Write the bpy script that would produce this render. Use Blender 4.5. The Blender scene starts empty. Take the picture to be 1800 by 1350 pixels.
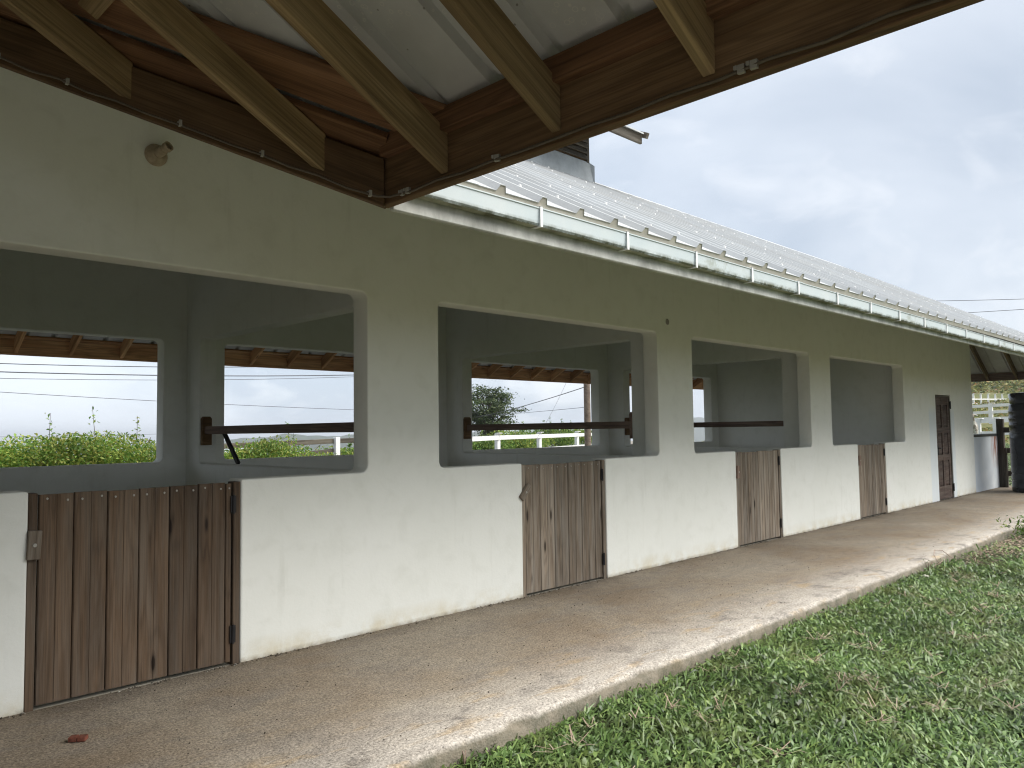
import bpy, bmesh, math, random
import numpy as np
from mathutils import Vector, Matrix, noise as mnoise
random.seed(7); rng = np.random.default_rng(11)
S = bpy.context.scene
C = S.collection
RAD = math.radians

# ------------------------------------------------------------------ camera
cam_d = bpy.data.cameras.new('camera'); cam = bpy.data.objects.new('camera', cam_d); C.objects.link(cam)
cam_d.sensor_fit = 'HORIZONTAL'; cam_d.sensor_width = 36.0; cam_d.lens = 36.0 * 1379.5 / 1800.0
cam_d.clip_start = 0.05; cam_d.clip_end = 80000
yaw, pitch, roll = RAD(44.80), RAD(3.35), RAD(-0.78)
fw = Vector((math.cos(yaw)*math.cos(pitch), math.sin(yaw)*math.cos(pitch), math.sin(pitch)))
rt = Vector((math.sin(yaw), -math.cos(yaw), 0)); up = rt.cross(fw)
r2 = math.cos(roll)*rt + math.sin(roll)*up; u2 = -math.sin(roll)*rt + math.cos(roll)*up
mw = Matrix((r2, u2, -fw)).transposed().to_4x4(); mw.translation = Vector((0, -5.146, 1.55))
cam.matrix_world = mw
S.camera = cam

# ------------------------------------------------------------------ world, sun, exposure
SUN_EL, SUN_AZ = RAD(50), RAD(-58)          # azimuth measured from +X towards +Y
sdir = Vector((math.cos(SUN_EL)*math.cos(SUN_AZ), math.cos(SUN_EL)*math.sin(SUN_AZ), math.sin(SUN_EL)))
W = bpy.data.worlds.new('World'); S.world = W; W.use_nodes = True
nt = W.node_tree; nt.nodes.clear()
def wn(t, **k):
    n = nt.nodes.new(t)
    for a, b in k.items(): setattr(n, a, b)
    return n
out = wn('ShaderNodeOutputWorld'); bg = wn('ShaderNodeBackground')
sky = wn('ShaderNodeTexSky'); sky.sky_type = 'NISHITA'; sky.sun_disc = False
sky.sun_elevation = SUN_EL; sky.sun_rotation = math.atan2(sdir.x, sdir.y); sky.air_density = 1.0; sky.dust_density = 2.0
tc = wn('ShaderNodeTexCoord'); sep = wn('ShaderNodeSeparateXYZ'); nt.links.new(tc.outputs['Generated'], sep.inputs[0])
za = wn('ShaderNodeMath', operation='ADD'); nt.links.new(sep.outputs[2], za.inputs[0]); za.inputs[1].default_value = 0.42
zm = wn('ShaderNodeMath', operation='MAXIMUM'); nt.links.new(za.outputs[0], zm.inputs[0]); zm.inputs[1].default_value = 0.12
dx = wn('ShaderNodeMath', operation='DIVIDE'); dy = wn('ShaderNodeMath', operation='DIVIDE')
for d, o in ((dx, 0), (dy, 1)):
    nt.links.new(sep.outputs[o], d.inputs[0]); nt.links.new(zm.outputs[0], d.inputs[1])
cmb = wn('ShaderNodeCombineXYZ'); nt.links.new(dx.outputs[0], cmb.inputs[0]); nt.links.new(dy.outputs[0], cmb.inputs[1])
n1 = wn('ShaderNodeTexNoise'); n1.inputs['Scale'].default_value = 1.6; n1.inputs['Detail'].default_value = 5; n1.inputs['Roughness'].default_value = 0.52; n1.inputs['Distortion'].default_value = 0.35
n2 = wn('ShaderNodeTexNoise'); n2.inputs['Scale'].default_value = 4.6; n2.inputs['Detail'].default_value = 5; n2.inputs['Roughness'].default_value = 0.55; n2.inputs['Distortion'].default_value = 0.5
mp = wn('ShaderNodeMapping'); mp.inputs['Location'].default_value = (3.1, 1.7, 0.4)
nt.links.new(cmb.outputs[0], mp.inputs[0])
for n in (n1, n2): nt.links.new(mp.outputs[0], n.inputs['Vector'])
cr = wn('ShaderNodeValToRGB'); cr.color_ramp.elements[0].position = 0.36; cr.color_ramp.elements[0].color = (0.48, 0.55, 0.645, 1)
cr.color_ramp.elements[1].position = 0.60; cr.color_ramp.elements[1].color = (0.70, 0.755, 0.83, 1)
cr2 = wn('ShaderNodeValToRGB'); cr2.color_ramp.elements[0].position = 0.55; cr2.color_ramp.elements[0].color = (0, 0, 0, 1)
cr2.color_ramp.elements[1].position = 0.74; cr2.color_ramp.elements[1].color = (0.55, 0.55, 0.55, 1)
nt.links.new(n1.outputs[0], cr.inputs[0]); nt.links.new(n2.outputs[0], cr2.inputs[0])
mx = wn('ShaderNodeMixRGB'); nt.links.new(cr2.outputs[0], mx.inputs[0]); nt.links.new(cr.outputs[0], mx.inputs[1]); mx.inputs[2].default_value = (0.90, 0.925, 0.96, 1)
# cloud light is scaled down to the exposure below; a little clear Nishita sky shines through the cover
CLOUD = 0.280
sc1 = wn('ShaderNodeMixRGB', blend_type='MULTIPLY'); sc1.inputs[0].default_value = 1; nt.links.new(mx.outputs[0], sc1.inputs[1]); sc1.inputs[2].default_value = (CLOUD, CLOUD, CLOUD, 1)
sc2 = wn('ShaderNodeMixRGB', blend_type='MULTIPLY'); sc2.inputs[0].default_value = 1; nt.links.new(sky.outputs[0], sc2.inputs[1]); sc2.inputs[2].default_value = (0.045, 0.045, 0.045, 1)
mx2 = wn('ShaderNodeMixRGB'); mx2.inputs[0].default_value = 0.90; nt.links.new(sc2.outputs[0], mx2.inputs[1]); nt.links.new(sc1.outputs[0], mx2.inputs[2])
# the cloud cover is thinner and brighter over the sea, as the windows show
dp = wn('ShaderNodeVectorMath', operation='DOT_PRODUCT'); nt.links.new(tc.outputs['Generated'], dp.inputs[0]); dp.inputs[1].default_value = (-0.25, 0.968, 0.0)
mr = wn('ShaderNodeMapRange'); mr.interpolation_type = 'SMOOTHSTEP'; nt.links.new(dp.outputs['Value'], mr.inputs[0])
for i_, v_ in enumerate((-0.1, 0.9, 0.98, 1.2)): mr.inputs[1+i_].default_value = v_
nt.links.new(mx2.outputs[0], bg.inputs[0]); nt.links.new(mr.outputs[0], bg.inputs[1])
nt.links.new(bg.outputs[0], out.inputs[0])

sun_d = bpy.data.lights.new('sun', 'SUN'); sun_d.energy = 1.4; sun_d.angle = RAD(60); sun_d.color = (1.0, 0.965, 0.90)
sun = bpy.data.objects.new('sun', sun_d); C.objects.link(sun); sun.rotation_euler = (-sdir).to_track_quat('-Z', 'Y').to_euler(); sun.location = (10, -20, 20)
S.view_settings.view_transform = 'Standard'; S.view_settings.look = 'None'; S.view_settings.gamma = 1.0
S.view_settings.use_curve_mapping = False; S.view_settings.exposure = 2.1
S.render.engine = 'CYCLES'; S.cycles.use_denoising = True; S.cycles.max_bounces = 7; S.cycles.diffuse_bounces = 6
S.cycles.filter_width = 1.15; S.cycles.transparent_max_bounces = 8; S.cycles.sample_clamp_indirect = 8; S.cycles.caustics_reflective = False; S.cycles.caustics_refractive = False

# ------------------------------------------------------------------ material helpers
class NT:
    def __init__(s, name):
        s.m = bpy.data.materials.new(name); s.m.use_nodes = True; s.t = s.m.node_tree
        s.b = s.t.nodes['Principled BSDF']; s.b.inputs['Specular IOR Level'].default_value = 0.3
    def n(s, t, **k):
        x = s.t.nodes.new(t)
        for a, b in k.items(): setattr(x, a, b)
        return x
    def l(s, a, b): s.t.links.new(a, b)
    def coord(s, kind='Object', rnd=0.0, scale=(1, 1, 1)):
        tc = s.n('ShaderNodeTexCoord'); o = tc.outputs[kind]
        if rnd:
            oi = s.n('ShaderNodeObjectInfo'); ml = s.n('ShaderNodeMath', operation='MULTIPLY'); ml.inputs[1].default_value = rnd
            s.l(oi.outputs['Random'], ml.inputs[0])
            ad = s.n('ShaderNodeVectorMath', operation='ADD'); s.l(o, ad.inputs[0]); s.l(ml.outputs[0], ad.inputs[1]); o = ad.outputs[0]
        if scale != (1, 1, 1):
            mp = s.n('ShaderNodeMapping'); mp.inputs['Scale'].default_value = scale; s.l(o, mp.inputs[0]); o = mp.outputs[0]
        return o
    def noise(s, vec, scale, detail=4, rough=0.55, dist=0.0):
        x = s.n('ShaderNodeTexNoise'); x.inputs['Scale'].default_value = scale; x.inputs['Detail'].default_value = detail
        x.inputs['Roughness'].default_value = rough; x.inputs['Distortion'].default_value = dist; s.l(vec, x.inputs['Vector']); return x.outputs[0]
    def voro(s, vec, scale, feature='F1', out='Distance'):
        x = s.n('ShaderNodeTexVoronoi'); x.feature = feature; x.inputs['Scale'].default_value = scale; s.l(vec, x.inputs['Vector']); return x.outputs[out]
    def ramp(s, val, *stops):
        x = s.n('ShaderNodeValToRGB'); e = x.color_ramp.elements
        while len(e) < len(stops): e.new(0.5)
        for i, (p, c) in enumerate(stops):
            e[i].position = p; e[i].color = (*c, 1) if isinstance(c, tuple) else (c, c, c, 1)
        s.l(val, x.inputs[0]); return x.outputs[0]
    def mix(s, fac, a, b, blend='MIX'):
        x = s.n('ShaderNodeMixRGB', blend_type=blend)
        for i, v in ((0, fac), (1, a), (2, b)):
            if isinstance(v, (int, float)): x.inputs[i].default_value = v
            elif isinstance(v, tuple): x.inputs[i].default_value = (*v, 1)
            else: s.l(v, x.inputs[i])
        return x.outputs[0]
    def math(s, op, a, b=0.0, clamp=False):
        x = s.n('ShaderNodeMath', operation=op); x.use_clamp = clamp
        for i, v in ((0, a), (1, b)):
            if isinstance(v, (int, float)): x.inputs[i].default_value = v
            else: s.l(v, x.inputs[i])
        return x.outputs[0]
    def mrange(s, v, a, b, c=0.0, d=1.0):
        x = s.n('ShaderNodeMapRange'); x.inputs[1].default_value = a; x.inputs[2].default_value = b; x.inputs[3].default_value = c; x.inputs[4].default_value = d
        s.l(v, x.inputs[0]); return x.outputs[0]
    def sepx(s, v):
        x = s.n('ShaderNodeSeparateXYZ'); s.l(v, x.inputs[0]); return x.outputs
    def bump(s, h, strength=0.3, dist=0.01):
        x = s.n('ShaderNodeBump'); x.inputs['Strength'].default_value = strength; x.inputs['Distance'].default_value = dist
        s.l(h, x.inputs['Height']); s.l(x.outputs[0], s.b.inputs['Normal'])
    def set(s, col=None, rough=None, metal=None):
        for k, v in (('Base Color', col), ('Roughness', rough), ('Metallic', metal)):
            if v is None: continue
            if isinstance(v, tuple): s.b.inputs[k].default_value = (*v, 1)
            elif isinstance(v, (int, float)): s.b.inputs[k].default_value = v
            else: s.l(v, s.b.inputs[k])
        return s.m

M = {}
def wood(name, dark, mid, light, knots=True, grey=None, rough=0.8, tint=0.35):
    a = NT(name); v = a.coord('Object', 37.0)
    # growth rings drawn out along the board, bending round knots
    mk = a.n('ShaderNodeMapping'); mk.inputs['Scale'].default_value = (1.7, 7.0, 7.0); a.l(v, mk.inputs[0])
    k = a.voro(mk.outputs[0], 0.85)
    mp = a.n('ShaderNodeMapping'); mp.inputs['Scale'].default_value = (0.35, 6, 6); a.l(v, mp.inputs[0])
    g0 = a.noise(mp.outputs[0], 1.6, 3, 0.5, 0.6)
    ph = a.math('ADD', a.math('MULTIPLY', g0, 34.0), a.math('MULTIPLY', a.ramp(k, (0.0, 1.0), (0.4, 0.0)), 9.0 if knots else 0.0))
    ring = a.math('MULTIPLY', a.math('ADD', a.math('SINE', ph), 1.0), 0.5)
    mb = a.n('ShaderNodeMapping'); mb.inputs['Scale'].default_value = (0.6, 5, 5); a.l(v, mb.inputs[0])
    b = a.noise(mb.outputs[0], 1.5, 4, 0.6)
    col = a.ramp(b, (0.25, dark), (0.5, mid), (0.78, light))
    col = a.mix(0.55, col, a.ramp(ring, (0.0, 0.62), (0.55, 1.0), (1.0, 1.12)), 'MULTIPLY')
    mf = a.n('ShaderNodeMapping'); mf.inputs['Scale'].default_value = (1.6, 150, 150); a.l(v, mf.inputs[0])
    f = a.noise(mf.outputs[0], 1.0, 2, 0.6, 0.2)
    col = a.mix(0.7, col, a.ramp(f, (0.28, 0.50), (0.55, 1.0), (0.8, 1.25)), 'MULTIPLY')
    if grey:
        m2 = a.n('ShaderNodeMapping'); m2.inputs['Scale'].default_value = (0.9, 11, 11); a.l(v, m2.inputs[0])
        col = a.mix(a.math('MULTIPLY', a.ramp(a.noise(m2.outputs[0], 1.3, 5, 0.65), (0.42, 0.0), (0.66, 1.0)), 0.6), col, grey)
    oi = a.n('ShaderNodeObjectInfo')
    col = a.mix(1.0, col, a.ramp(oi.outputs['Random'], (0.0, 1.0 - tint), (1.0, 1.0 + tint * 0.6)), 'MULTIPLY')
    if knots:
        sel = a.ramp(k, (0.055, 1.0), (0.085, 0.35), (0.13, 0.0))
        col = a.mix(sel, col, tuple(c * 0.28 for c in dark))
    a.bump(a.math('ADD', f, a.math('MULTIPLY', ring, 0.3)), 0.4, 0.004)
    return a.set(col, rough)
M['wood_roof'] = wood('treated_pine', (0.150, 0.097, 0.044), (0.275, 0.190, 0.094), (0.400, 0.294, 0.158), rough=0.85)
M['wood_red'] = wood('red_stained_board', (0.115, 0.055, 0.026), (0.19, 0.098, 0.047), (0.28, 0.155, 0.080), rough=0.8)
M['wood_fascia'] = wood('dark_fascia_wood', (0.105, 0.060, 0.028), (0.185, 0.110, 0.054), (0.29, 0.185, 0.098), rough=0.85)
M['wood_rear'] = wood('rear_eave_wood', (0.34, 0.17, 0.078), (0.52, 0.29, 0.14), (0.64, 0.41, 0.22), rough=0.85)
M['wood_door'] = wood('weathered_door_board', (0.066, 0.040, 0.024), (0.120, 0.078, 0.048), (0.180, 0.124, 0.082), grey=(0.175, 0.143, 0.112), tint=0.3)
M['wood_door2'] = wood('greyed_door_board', (0.142, 0.106, 0.074), (0.250, 0.196, 0.144), (0.365, 0.300, 0.232), grey=(0.38, 0.345, 0.295), tint=0.3)
M['wood_bar'] = wood('dark_bar_wood', (0.17, 0.11, 0.085), (0.29, 0.20, 0.155), (0.40, 0.295, 0.24), knots=False)
M['wood_panel'] = wood('dark_panel_door_wood', (0.050, 0.030, 0.024), (0.085, 0.055, 0.043), (0.14, 0.10, 0.08), knots=False, grey=(0.17, 0.14, 0.12))
M['wood_post'] = wood('old_fence_post_wood', (0.05, 0.04, 0.03), (0.095, 0.078, 0.058), (0.16, 0.135, 0.10), grey=(0.17, 0.16, 0.13))
M['wood_pole'] = wood('utility_pole_wood', (0.09, 0.065, 0.05), (0.17, 0.13, 0.10), (0.26, 0.21, 0.17), knots=False)

def plaster():
    a = NT('cream_plaster'); v = a.coord('Object')
    big = a.noise(v, 0.9, 5, 0.6); fine = a.noise(v, 38, 4, 0.6); mid = a.noise(v, 5.0, 5, 0.62, 0.4)
    col = a.mix(a.ramp(big, (0.35, 0.0), (0.68, 1.0)), (0.85, 0.86, 0.805), (0.885, 0.893, 0.845))
    col = a.mix(a.math('MULTIPLY', a.ramp(mid, (0.50, 0.0), (0.78, 1.0)), 0.30), col, (0.64, 0.645, 0.57))
    # rain streaks and scuffs
    ms = a.n('ShaderNodeMapping'); ms.inputs['Scale'].default_value = (5, 5, 0.45); a.l(v, ms.inputs[0])
    col = a.mix(a.math('MULTIPLY', a.ramp(a.noise(ms.outputs[0], 1.6, 5, 0.65), (0.58, 0.0), (0.80, 1.0)), 0.35), col, (0.60, 0.60, 0.53))
    x, y, z = a.sepx(v)
    # splash stains low on the wall, in ochre soil colour
    st = a.math('MULTIPLY', a.mrange(z, 0.16, 0.0), a.ramp(a.noise(v, 3.1, 5, 0.7), (0.40, 0.0), (0.68, 1.0)))
    col = a.mix(a.math('MULTIPLY', st, 0.75), col, (0.60, 0.50, 0.28))
    st2 = a.math('MULTIPLY', a.mrange(z, 0.035, 0.0), a.ramp(a.noise(v, 9, 4, 0.7), (0.35, 0.2), (0.6, 1.0)))
    col = a.mix(a.math('MULTIPLY', st2, 0.8), col, (0.25, 0.20, 0.13))
    # newer bluish repaint beside the full-height door
    rp = a.math('MULTIPLY', a.math('MULTIPLY', a.mrange(x, 16.93, 16.99), a.mrange(x, 18.62, 18.56)), a.mrange(z, 1.95, 1.75))
    col = a.mix(a.math('MULTIPLY', rp, 0.75), col, (0.74, 0.80, 0.84))
    h = a.math('ADD', a.math('MULTIPLY', mid, 0.7), a.math('MULTIPLY', fine, 0.25))
    a.bump(h, 0.22, 0.02)
    return a.set(col, 0.9)
M['plaster'] = plaster()
def lowplaster():
    a = NT('rust_stained_blue_white_plaster'); v = a.coord('Object'); x, y, z = a.sepx(v)
    col = a.mix(a.ramp(a.noise(v, 2.2, 5), (0.35, 0.0), (0.7, 1.0)), (0.66, 0.72, 0.78), (0.76, 0.80, 0.83))
    ms = a.n('ShaderNodeMapping'); ms.inputs['Scale'].default_value = (9, 9, 0.8); a.l(v, ms.inputs[0])
    r = a.math('MULTIPLY', a.ramp(a.noise(ms.outputs[0], 1.5, 4, 0.7), (0.38, 0.0), (0.52, 1.0)), a.math('MULTIPLY', a.mrange(x, 21.35, 21.7), a.mrange(z, 0.45, 0.95)))
    col = a.mix(r, col, (0.30, 0.11, 0.06))
    return a.set(col, 0.9)
M['lowplaster'] = lowplaster()

def concrete():
    a = NT('exposed_aggregate_concrete'); v = a.coord('Object'); x, y, z = a.sepx(v)
    big = a.noise(v, 0.8, 5, 0.6, 0.4)
    mst = a.n('ShaderNodeMapping'); mst.inputs['Scale'].default_value = (0.8, 2.2, 1); a.l(v, mst.inputs[0])
    mid = a.noise(mst.outputs[0], 2.2, 6, 0.65, 0.5); fine = a.noise(v, 62, 3, 0.72); grit = a.voro(v, 85)
    col = a.mix(a.ramp(big, (0.36, 0.0), (0.64, 1.0)), (0.235, 0.182, 0.128), (0.305, 0.262, 0.205))
    # weathered paler band under the drip line, where rain washes the slab
    edge = a.math('ADD', a.mrange(y, -1.35, -2.0), a.math('MULTIPLY', a.math('SUBTRACT', mid, 0.5), 1.3), clamp=True)
    col = a.mix(a.math('MULTIPLY', edge, 0.75), col, (0.52, 0.485, 0.44))
    # grey damp patches
    col = a.mix(a.math('MULTIPLY', a.ramp(mid, (0.47, 0.0), (0.70, 1.0)), 0.55), col, (0.160, 0.136, 0.112))
    # ochre patches near the edge
    och = a.math('MULTIPLY', a.ramp(a.noise(mst.outputs[0], 2.9, 4, 0.6, 0.3), (0.56, 0.0), (0.68, 1.0)), a.mrange(y, -1.1, -1.7))
    col = a.mix(a.math('MULTIPLY', och, 0.5), col, (0.40, 0.28, 0.14))
    dk = a.math('MULTIPLY', a.ramp(a.noise(v, 2.6, 6, 0.75), (0.53, 0.0), (0.68, 1.0)), a.mrange(y, -1.3, -1.9))
    col = a.mix(a.math('MULTIPLY', dk, 0.75), col, (0.085, 0.075, 0.07))
    # dirt collected along the wall
    drt = a.math('MULTIPLY', a.mrange(y, -0.28, -0.01), a.ramp(a.noise(v, 4.0, 5, 0.7), (0.35, 0.2), (0.65, 1.0)))
    col = a.mix(a.math('MULTIPLY', drt, 0.7), col, (0.105, 0.085, 0.06))
    mott = a.noise(v, 11, 5, 0.75)
    col = a.mix(0.7, col, a.ramp(mott, (0.30, 0.72), (0.5, 1.0), (0.72, 1.22)), 'MULTIPLY')
    spk = a.voro(v, 34)
    col = a.mix(a.math('MULTIPLY', a.ramp(spk, (0.10, 1.0), (0.18, 0.0)), 0.6), col, (0.07, 0.058, 0.045))
    # grit
    col = a.mix(0.85, col, a.ramp(fine, (0.30, 0.35), (0.5, 0.95), (0.72, 1.55)), 'MULTIPLY')
    col = a.mix(0.55, col, a.ramp(grit, (0.05, 0.55), (0.45, 1.1)), 'MULTIPLY')
    # kerb face below the top: mossy grey brown
    col = a.mix(a.mrange(z, -0.010, -0.035, 0.0, 0.85), col, a.mix(a.ramp(a.noise(v, 7, 5, 0.7), (0.4, 0.0), (0.62, 1.0)), (0.20, 0.17, 0.125), (0.085, 0.080, 0.052)))
    h = a.math('ADD', a.math('MULTIPLY', fine, 0.6), a.math('MULTIPLY', grit, 0.5))
    a.bump(h, 0.7, 0.006)
    return a.set(col, 0.93)
M['concrete'] = concrete()
def simple(name, c, rough=0.6, metal=0.0, var=0.25, sc=6.0, bump=0.0):
    a = NT(name); v = a.coord('Object')
    n = a.noise(v, sc, 5, 0.6)
    col = a.mix(1.0, c, a.ramp(n, (0.3, 1 - var), (0.7, 1 + var * 0.4)), 'MULTIPLY')
    if bump: a.bump(n, bump, 0.01)
    return a.set(col, rough, metal)
def roof_white():
    a = NT('white_painted_roof_metal'); v = a.coord('Object')
    ms = a.n('ShaderNodeMapping'); ms.inputs['Scale'].default_value = (3, 0.35, 0.35); a.l(v, ms.inputs[0])
    s = a.noise(ms.outputs[0], 2.0, 5, 0.6); b = a.noise(v, 0.9, 4)
    col = a.mix(a.ramp(s, (0.40, 0.0), (0.72, 1.0)), (0.53, 0.545, 0.55), (0.44, 0.452, 0.458))
    col = a.mix(a.math('MULTIPLY', a.ramp(b, (0.45, 0.0), (0.7, 1.0)), 0.35), col, (0.46, 0.44, 0.40))
    oi = a.n('ShaderNodeObjectInfo'); col = a.mix(1.0, col, a.ramp(oi.outputs['Random'], (0.0, 0.93), (1.0, 1.03)), 'MULTIPLY')
    return a.set(col, 0.45)
M['roof_white'] = roof_white()
def roof_under():
    a = NT('grey_sheet_underside'); v = a.coord('Object')
    n = a.noise(v, 1.6, 5, 0.65); vo = a.voro(v, 26); vo2 = a.voro(v, 11)
    col = a.mix(a.ramp(n, (0.35, 0.0), (0.7, 1.0)), (0.58, 0.58, 0.57), (0.45, 0.445, 0.43))
    # ring marks left by dried condensation drops
    ring = a.math('MULTIPLY', a.ramp(vo, (0.20, 0.0), (0.25, 1.0), (0.31, 0.0)), a.ramp(a.noise(v, 2.2, 3), (0.44, 0.0), (0.56, 1.0)))
    col = a.mix(a.math('MULTIPLY', ring, 0.8), col, (0.66, 0.64, 0.58))
    col = a.mix(a.math('MULTIPLY', a.ramp(vo2, (0.04, 1.0), (0.07, 0.0)), 0.7), col, (0.13, 0.11, 0.09))
    return a.set(col, 0.55, 0.0)
M['roof_under'] = roof_under()
def stained_white(name, c, stain, amt=0.8):
    a = NT(name); v = a.coord('Object')
    ms = a.n('ShaderNodeMapping'); ms.inputs['Scale'].default_value = (2.2, 2.2, 1.2); a.l(v, ms.inputs[0])
    n = a.noise(ms.outputs[0], 1.3, 6, 0.65); f = a.noise(v, 12, 4, 0.7)
    col = a.mix(a.math('MULTIPLY', a.ramp(n, (0.42, 0.0), (0.66, 1.0)), amt), c, stain)
    col = a.mix(0.5, col, a.ramp(f, (0.35, 0.8), (0.6, 1.05)), 'MULTIPLY')
    return a.set(col, 0.7)
M['fascia_white'] = stained_white('mildewed_white_fascia', (0.66, 0.66, 0.62), (0.26, 0.26, 0.23))
def gutter_mat():
    a = NT('pale_blue_white_gutter_plastic'); v = a.coord('Object'); x, y, z = a.sepx(v)
    n = a.noise(v, 3.0, 6, 0.65); col = a.mix(a.ramp(n, (0.4, 0.0), (0.7, 1.0)), (0.52, 0.585, 0.60), (0.58, 0.625, 0.63))
    moss = a.math('MULTIPLY', a.mrange(z, 0.026, -0.002), a.ramp(a.noise(v, 9, 5, 0.75), (0.36, 0.0), (0.58, 1.0)))
    col = a.mix(a.math('MULTIPLY', moss, 0.95), col, (0.085, 0.085, 0.035))
    st = a.math('MULTIPLY', a.ramp(a.noise(v, 0.55, 2), (0.60, 0.0), (0.68, 1.0)), a.ramp(a.noise(v, 14, 5, 0.75), (0.45, 0.0), (0.62, 1.0)))
    col = a.mix(a.math('MULTIPLY', st, 0.6), col, (0.22, 0.22, 0.13))
    return a.set(col, 0.6)
M['gutter'] = gutter_mat()
M['gutter_under'] = stained_white('algae_stained_gutter_bottom', (0.48, 0.46, 0.36), (0.085, 0.085, 0.04), 0.95)
M['closure'] = stained_white('beige_eave_closure', (0.66, 0.62, 0.545), (0.50, 0.46, 0.39), 0.6)
M['flashing'] = stained_white('grey_galvanised_flashing', (0.40, 0.435, 0.46), (0.27, 0.29, 0.31), 0.6)
M['black'] = simple('black_iron', (0.018, 0.017, 0.018), 0.5)
M['steel'] = simple('dull_screw_steel', (0.42, 0.40, 0.36), 0.45, 0.4)
M['white_paint'] = simple('white_fence_paint', (0.80, 0.80, 0.79), 0.55, 0, 0.12)
M['white_plastic'] = simple('white_cable_plastic', (0.36, 0.34, 0.29), 0.5)
M['cable'] = simple('dusty_cable_sheath', (0.13, 0.105, 0.075), 0.6)
M['lamp'] = simple('yellowed_bakelite', (0.44, 0.36, 0.26), 0.5, 0, 0.3, 30)
M['wire'] = simple('dark_overhead_wire', (0.10, 0.10, 0.11), 0.6)
M['brick'] = simple('broken_red_brick', (0.20, 0.07, 0.045), 0.9, 0, 0.5, 40, 0.4)
M['stone'] = simple('pale_stone', (0.55, 0.52, 0.46), 0.9, 0, 0.3, 20, 0.4)
def tank_mat():
    a = NT('black_polyethylene'); v = a.coord('Object')
    col = a.mix(a.ramp(a.noise(v, 3, 5), (0.4, 0.0), (0.7, 1.0)), (0.012, 0.013, 0.017), (0.03, 0.033, 0.04))
    return a.set(col, 0.2)
M['tank'] = tank_mat()
M['yard'] = simple('yard_concrete', (0.42, 0.39, 0.34), 0.95, 0, 0.3, 2.0)
M['floor'] = simple('stall_floor_concrete', (0.55, 0.51, 0.42), 0.95, 0, 0.35, 3)
def leafmat(name, cols, rough=0.55, trans=0.25, patchy=False):
    a = NT(name); g = a.n('ShaderNodeNewGeometry'); st = [(i / (len(cols) - 1), c) for i, c in enumerate(cols)]
    col = a.ramp(g.outputs['Random Per Island'], *st)
    v = a.coord('Object'); col = a.mix(1.0, col, a.ramp(a.noise(v, 0.9, 4, 0.6), (0.32, 0.62), (0.68, 1.3)), 'MULTIPLY')
    if patchy:
        col = a.mix(a.math('MULTIPLY', a.ramp(a.noise(v, 2.3, 4, 0.65), (0.50, 0.0), (0.68, 1.0)), 0.55), col, (0.20, 0.215, 0.075))
        col = a.mix(a.math('MULTIPLY', a.ramp(a.noise(v, 3.7, 4, 0.65), (0.55, 0.0), (0.70, 1.0)), 0.28), col, (0.085, 0.068, 0.042))
        a.b.inputs['Specular IOR Level'].default_value = 0.5
    a.set(col, rough)
    tr = a.n('ShaderNodeBsdfTranslucent'); a.l(col, tr.inputs[0]); ms = a.n('ShaderNodeMixShader'); ms.inputs[0].default_value = trans
    o = a.t.nodes['Material Output']; a.l(a.b.outputs[0], ms.inputs[1]); a.l(tr.outputs[0], ms.inputs[2]); a.l(ms.outputs[0], o.inputs[0])
    return a.m
M['grass'] = leafmat('lawn_leaves', [(0.032, 0.057, 0.018), (0.054, 0.098, 0.026), (0.084, 0.148, 0.039), (0.110, 0.190, 0.052), (0.153, 0.246, 0.078), (0.194, 0.288, 0.105), (0.236, 0.332, 0.087)], 0.36, 0.22, True)
M['drygrass'] = leafmat('dry_grass_stems', [(0.30, 0.23, 0.16), (0.42, 0.34, 0.25), (0.36, 0.25, 0.21), (0.48, 0.41, 0.31)], 0.8, 0.1)
M['bush'] = leafmat('yellow_green_bush_leaves', [(0.071, 0.158, 0.029), (0.134, 0.252, 0.041), (0.189, 0.326, 0.055), (0.275, 0.381, 0.067), (0.377, 0.418, 0.096), (0.378, 0.373, 0.080)], 0.5, 0.35)
M['bush2'] = leafmat('deep_green_bush_leaves', [(0.050, 0.117, 0.024), (0.092, 0.181, 0.033), (0.143, 0.254, 0.042), (0.218, 0.318, 0.059), (0.286, 0.344, 0.079)], 0.5, 0.3)
M['treeleaf'] = leafmat('dusty_tree_leaves', [(0.036, 0.062, 0.024), (0.060, 0.094, 0.035), (0.090, 0.125, 0.046), (0.132, 0.156, 0.061)], 0.5, 0.25)
M['scrub'] = leafmat('hill_scrub_leaves', [(0.057, 0.084, 0.022), (0.098, 0.126, 0.030), (0.138, 0.168, 0.040), (0.218, 0.222, 0.055), (0.287, 0.252, 0.070), (0.276, 0.144, 0.060)], 0.6, 0.25)
M['bark'] = wood('tree_bark', (0.05, 0.04, 0.03), (0.095, 0.078, 0.06), (0.15, 0.125, 0.10), knots=False)
def ground_mat():
    a = NT('soil_and_turf'); v = a.coord('Object'); x, y, z = a.sepx(v)
    n = a.noise(v, 0.7, 6, 0.7); f = a.noise(v, 14, 5, 0.7)
    col = a.mix(a.ramp(n, (0.4, 0.0), (0.62, 1.0)), (0.050, 0.052, 0.024), (0.078, 0.075, 0.034))
    col = a.mix(a.ramp(f, (0.35, 0.0), (0.7, 1.0)), col, (0.035, 0.032, 0.018))
    far = a.mrange(x, 24, 34); hl = a.mix(a.ramp(a.noise(v, 0.25, 6, 0.7), (0.35, 0.0), (0.65, 1.0)), (0.10, 0.12, 0.032), (0.185, 0.165, 0.065))
    hl = a.mix(0.7, hl, a.ramp(a.noise(v, 1.6, 5, 0.75), (0.3, 0.5), (0.7, 1.35)), 'MULTIPLY')
    col = a.mix(far, col, hl)
    a.bump(f, 0.6, 0.03)
    return a.set(col, 0.95)
M['ground'] = ground_mat()
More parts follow.
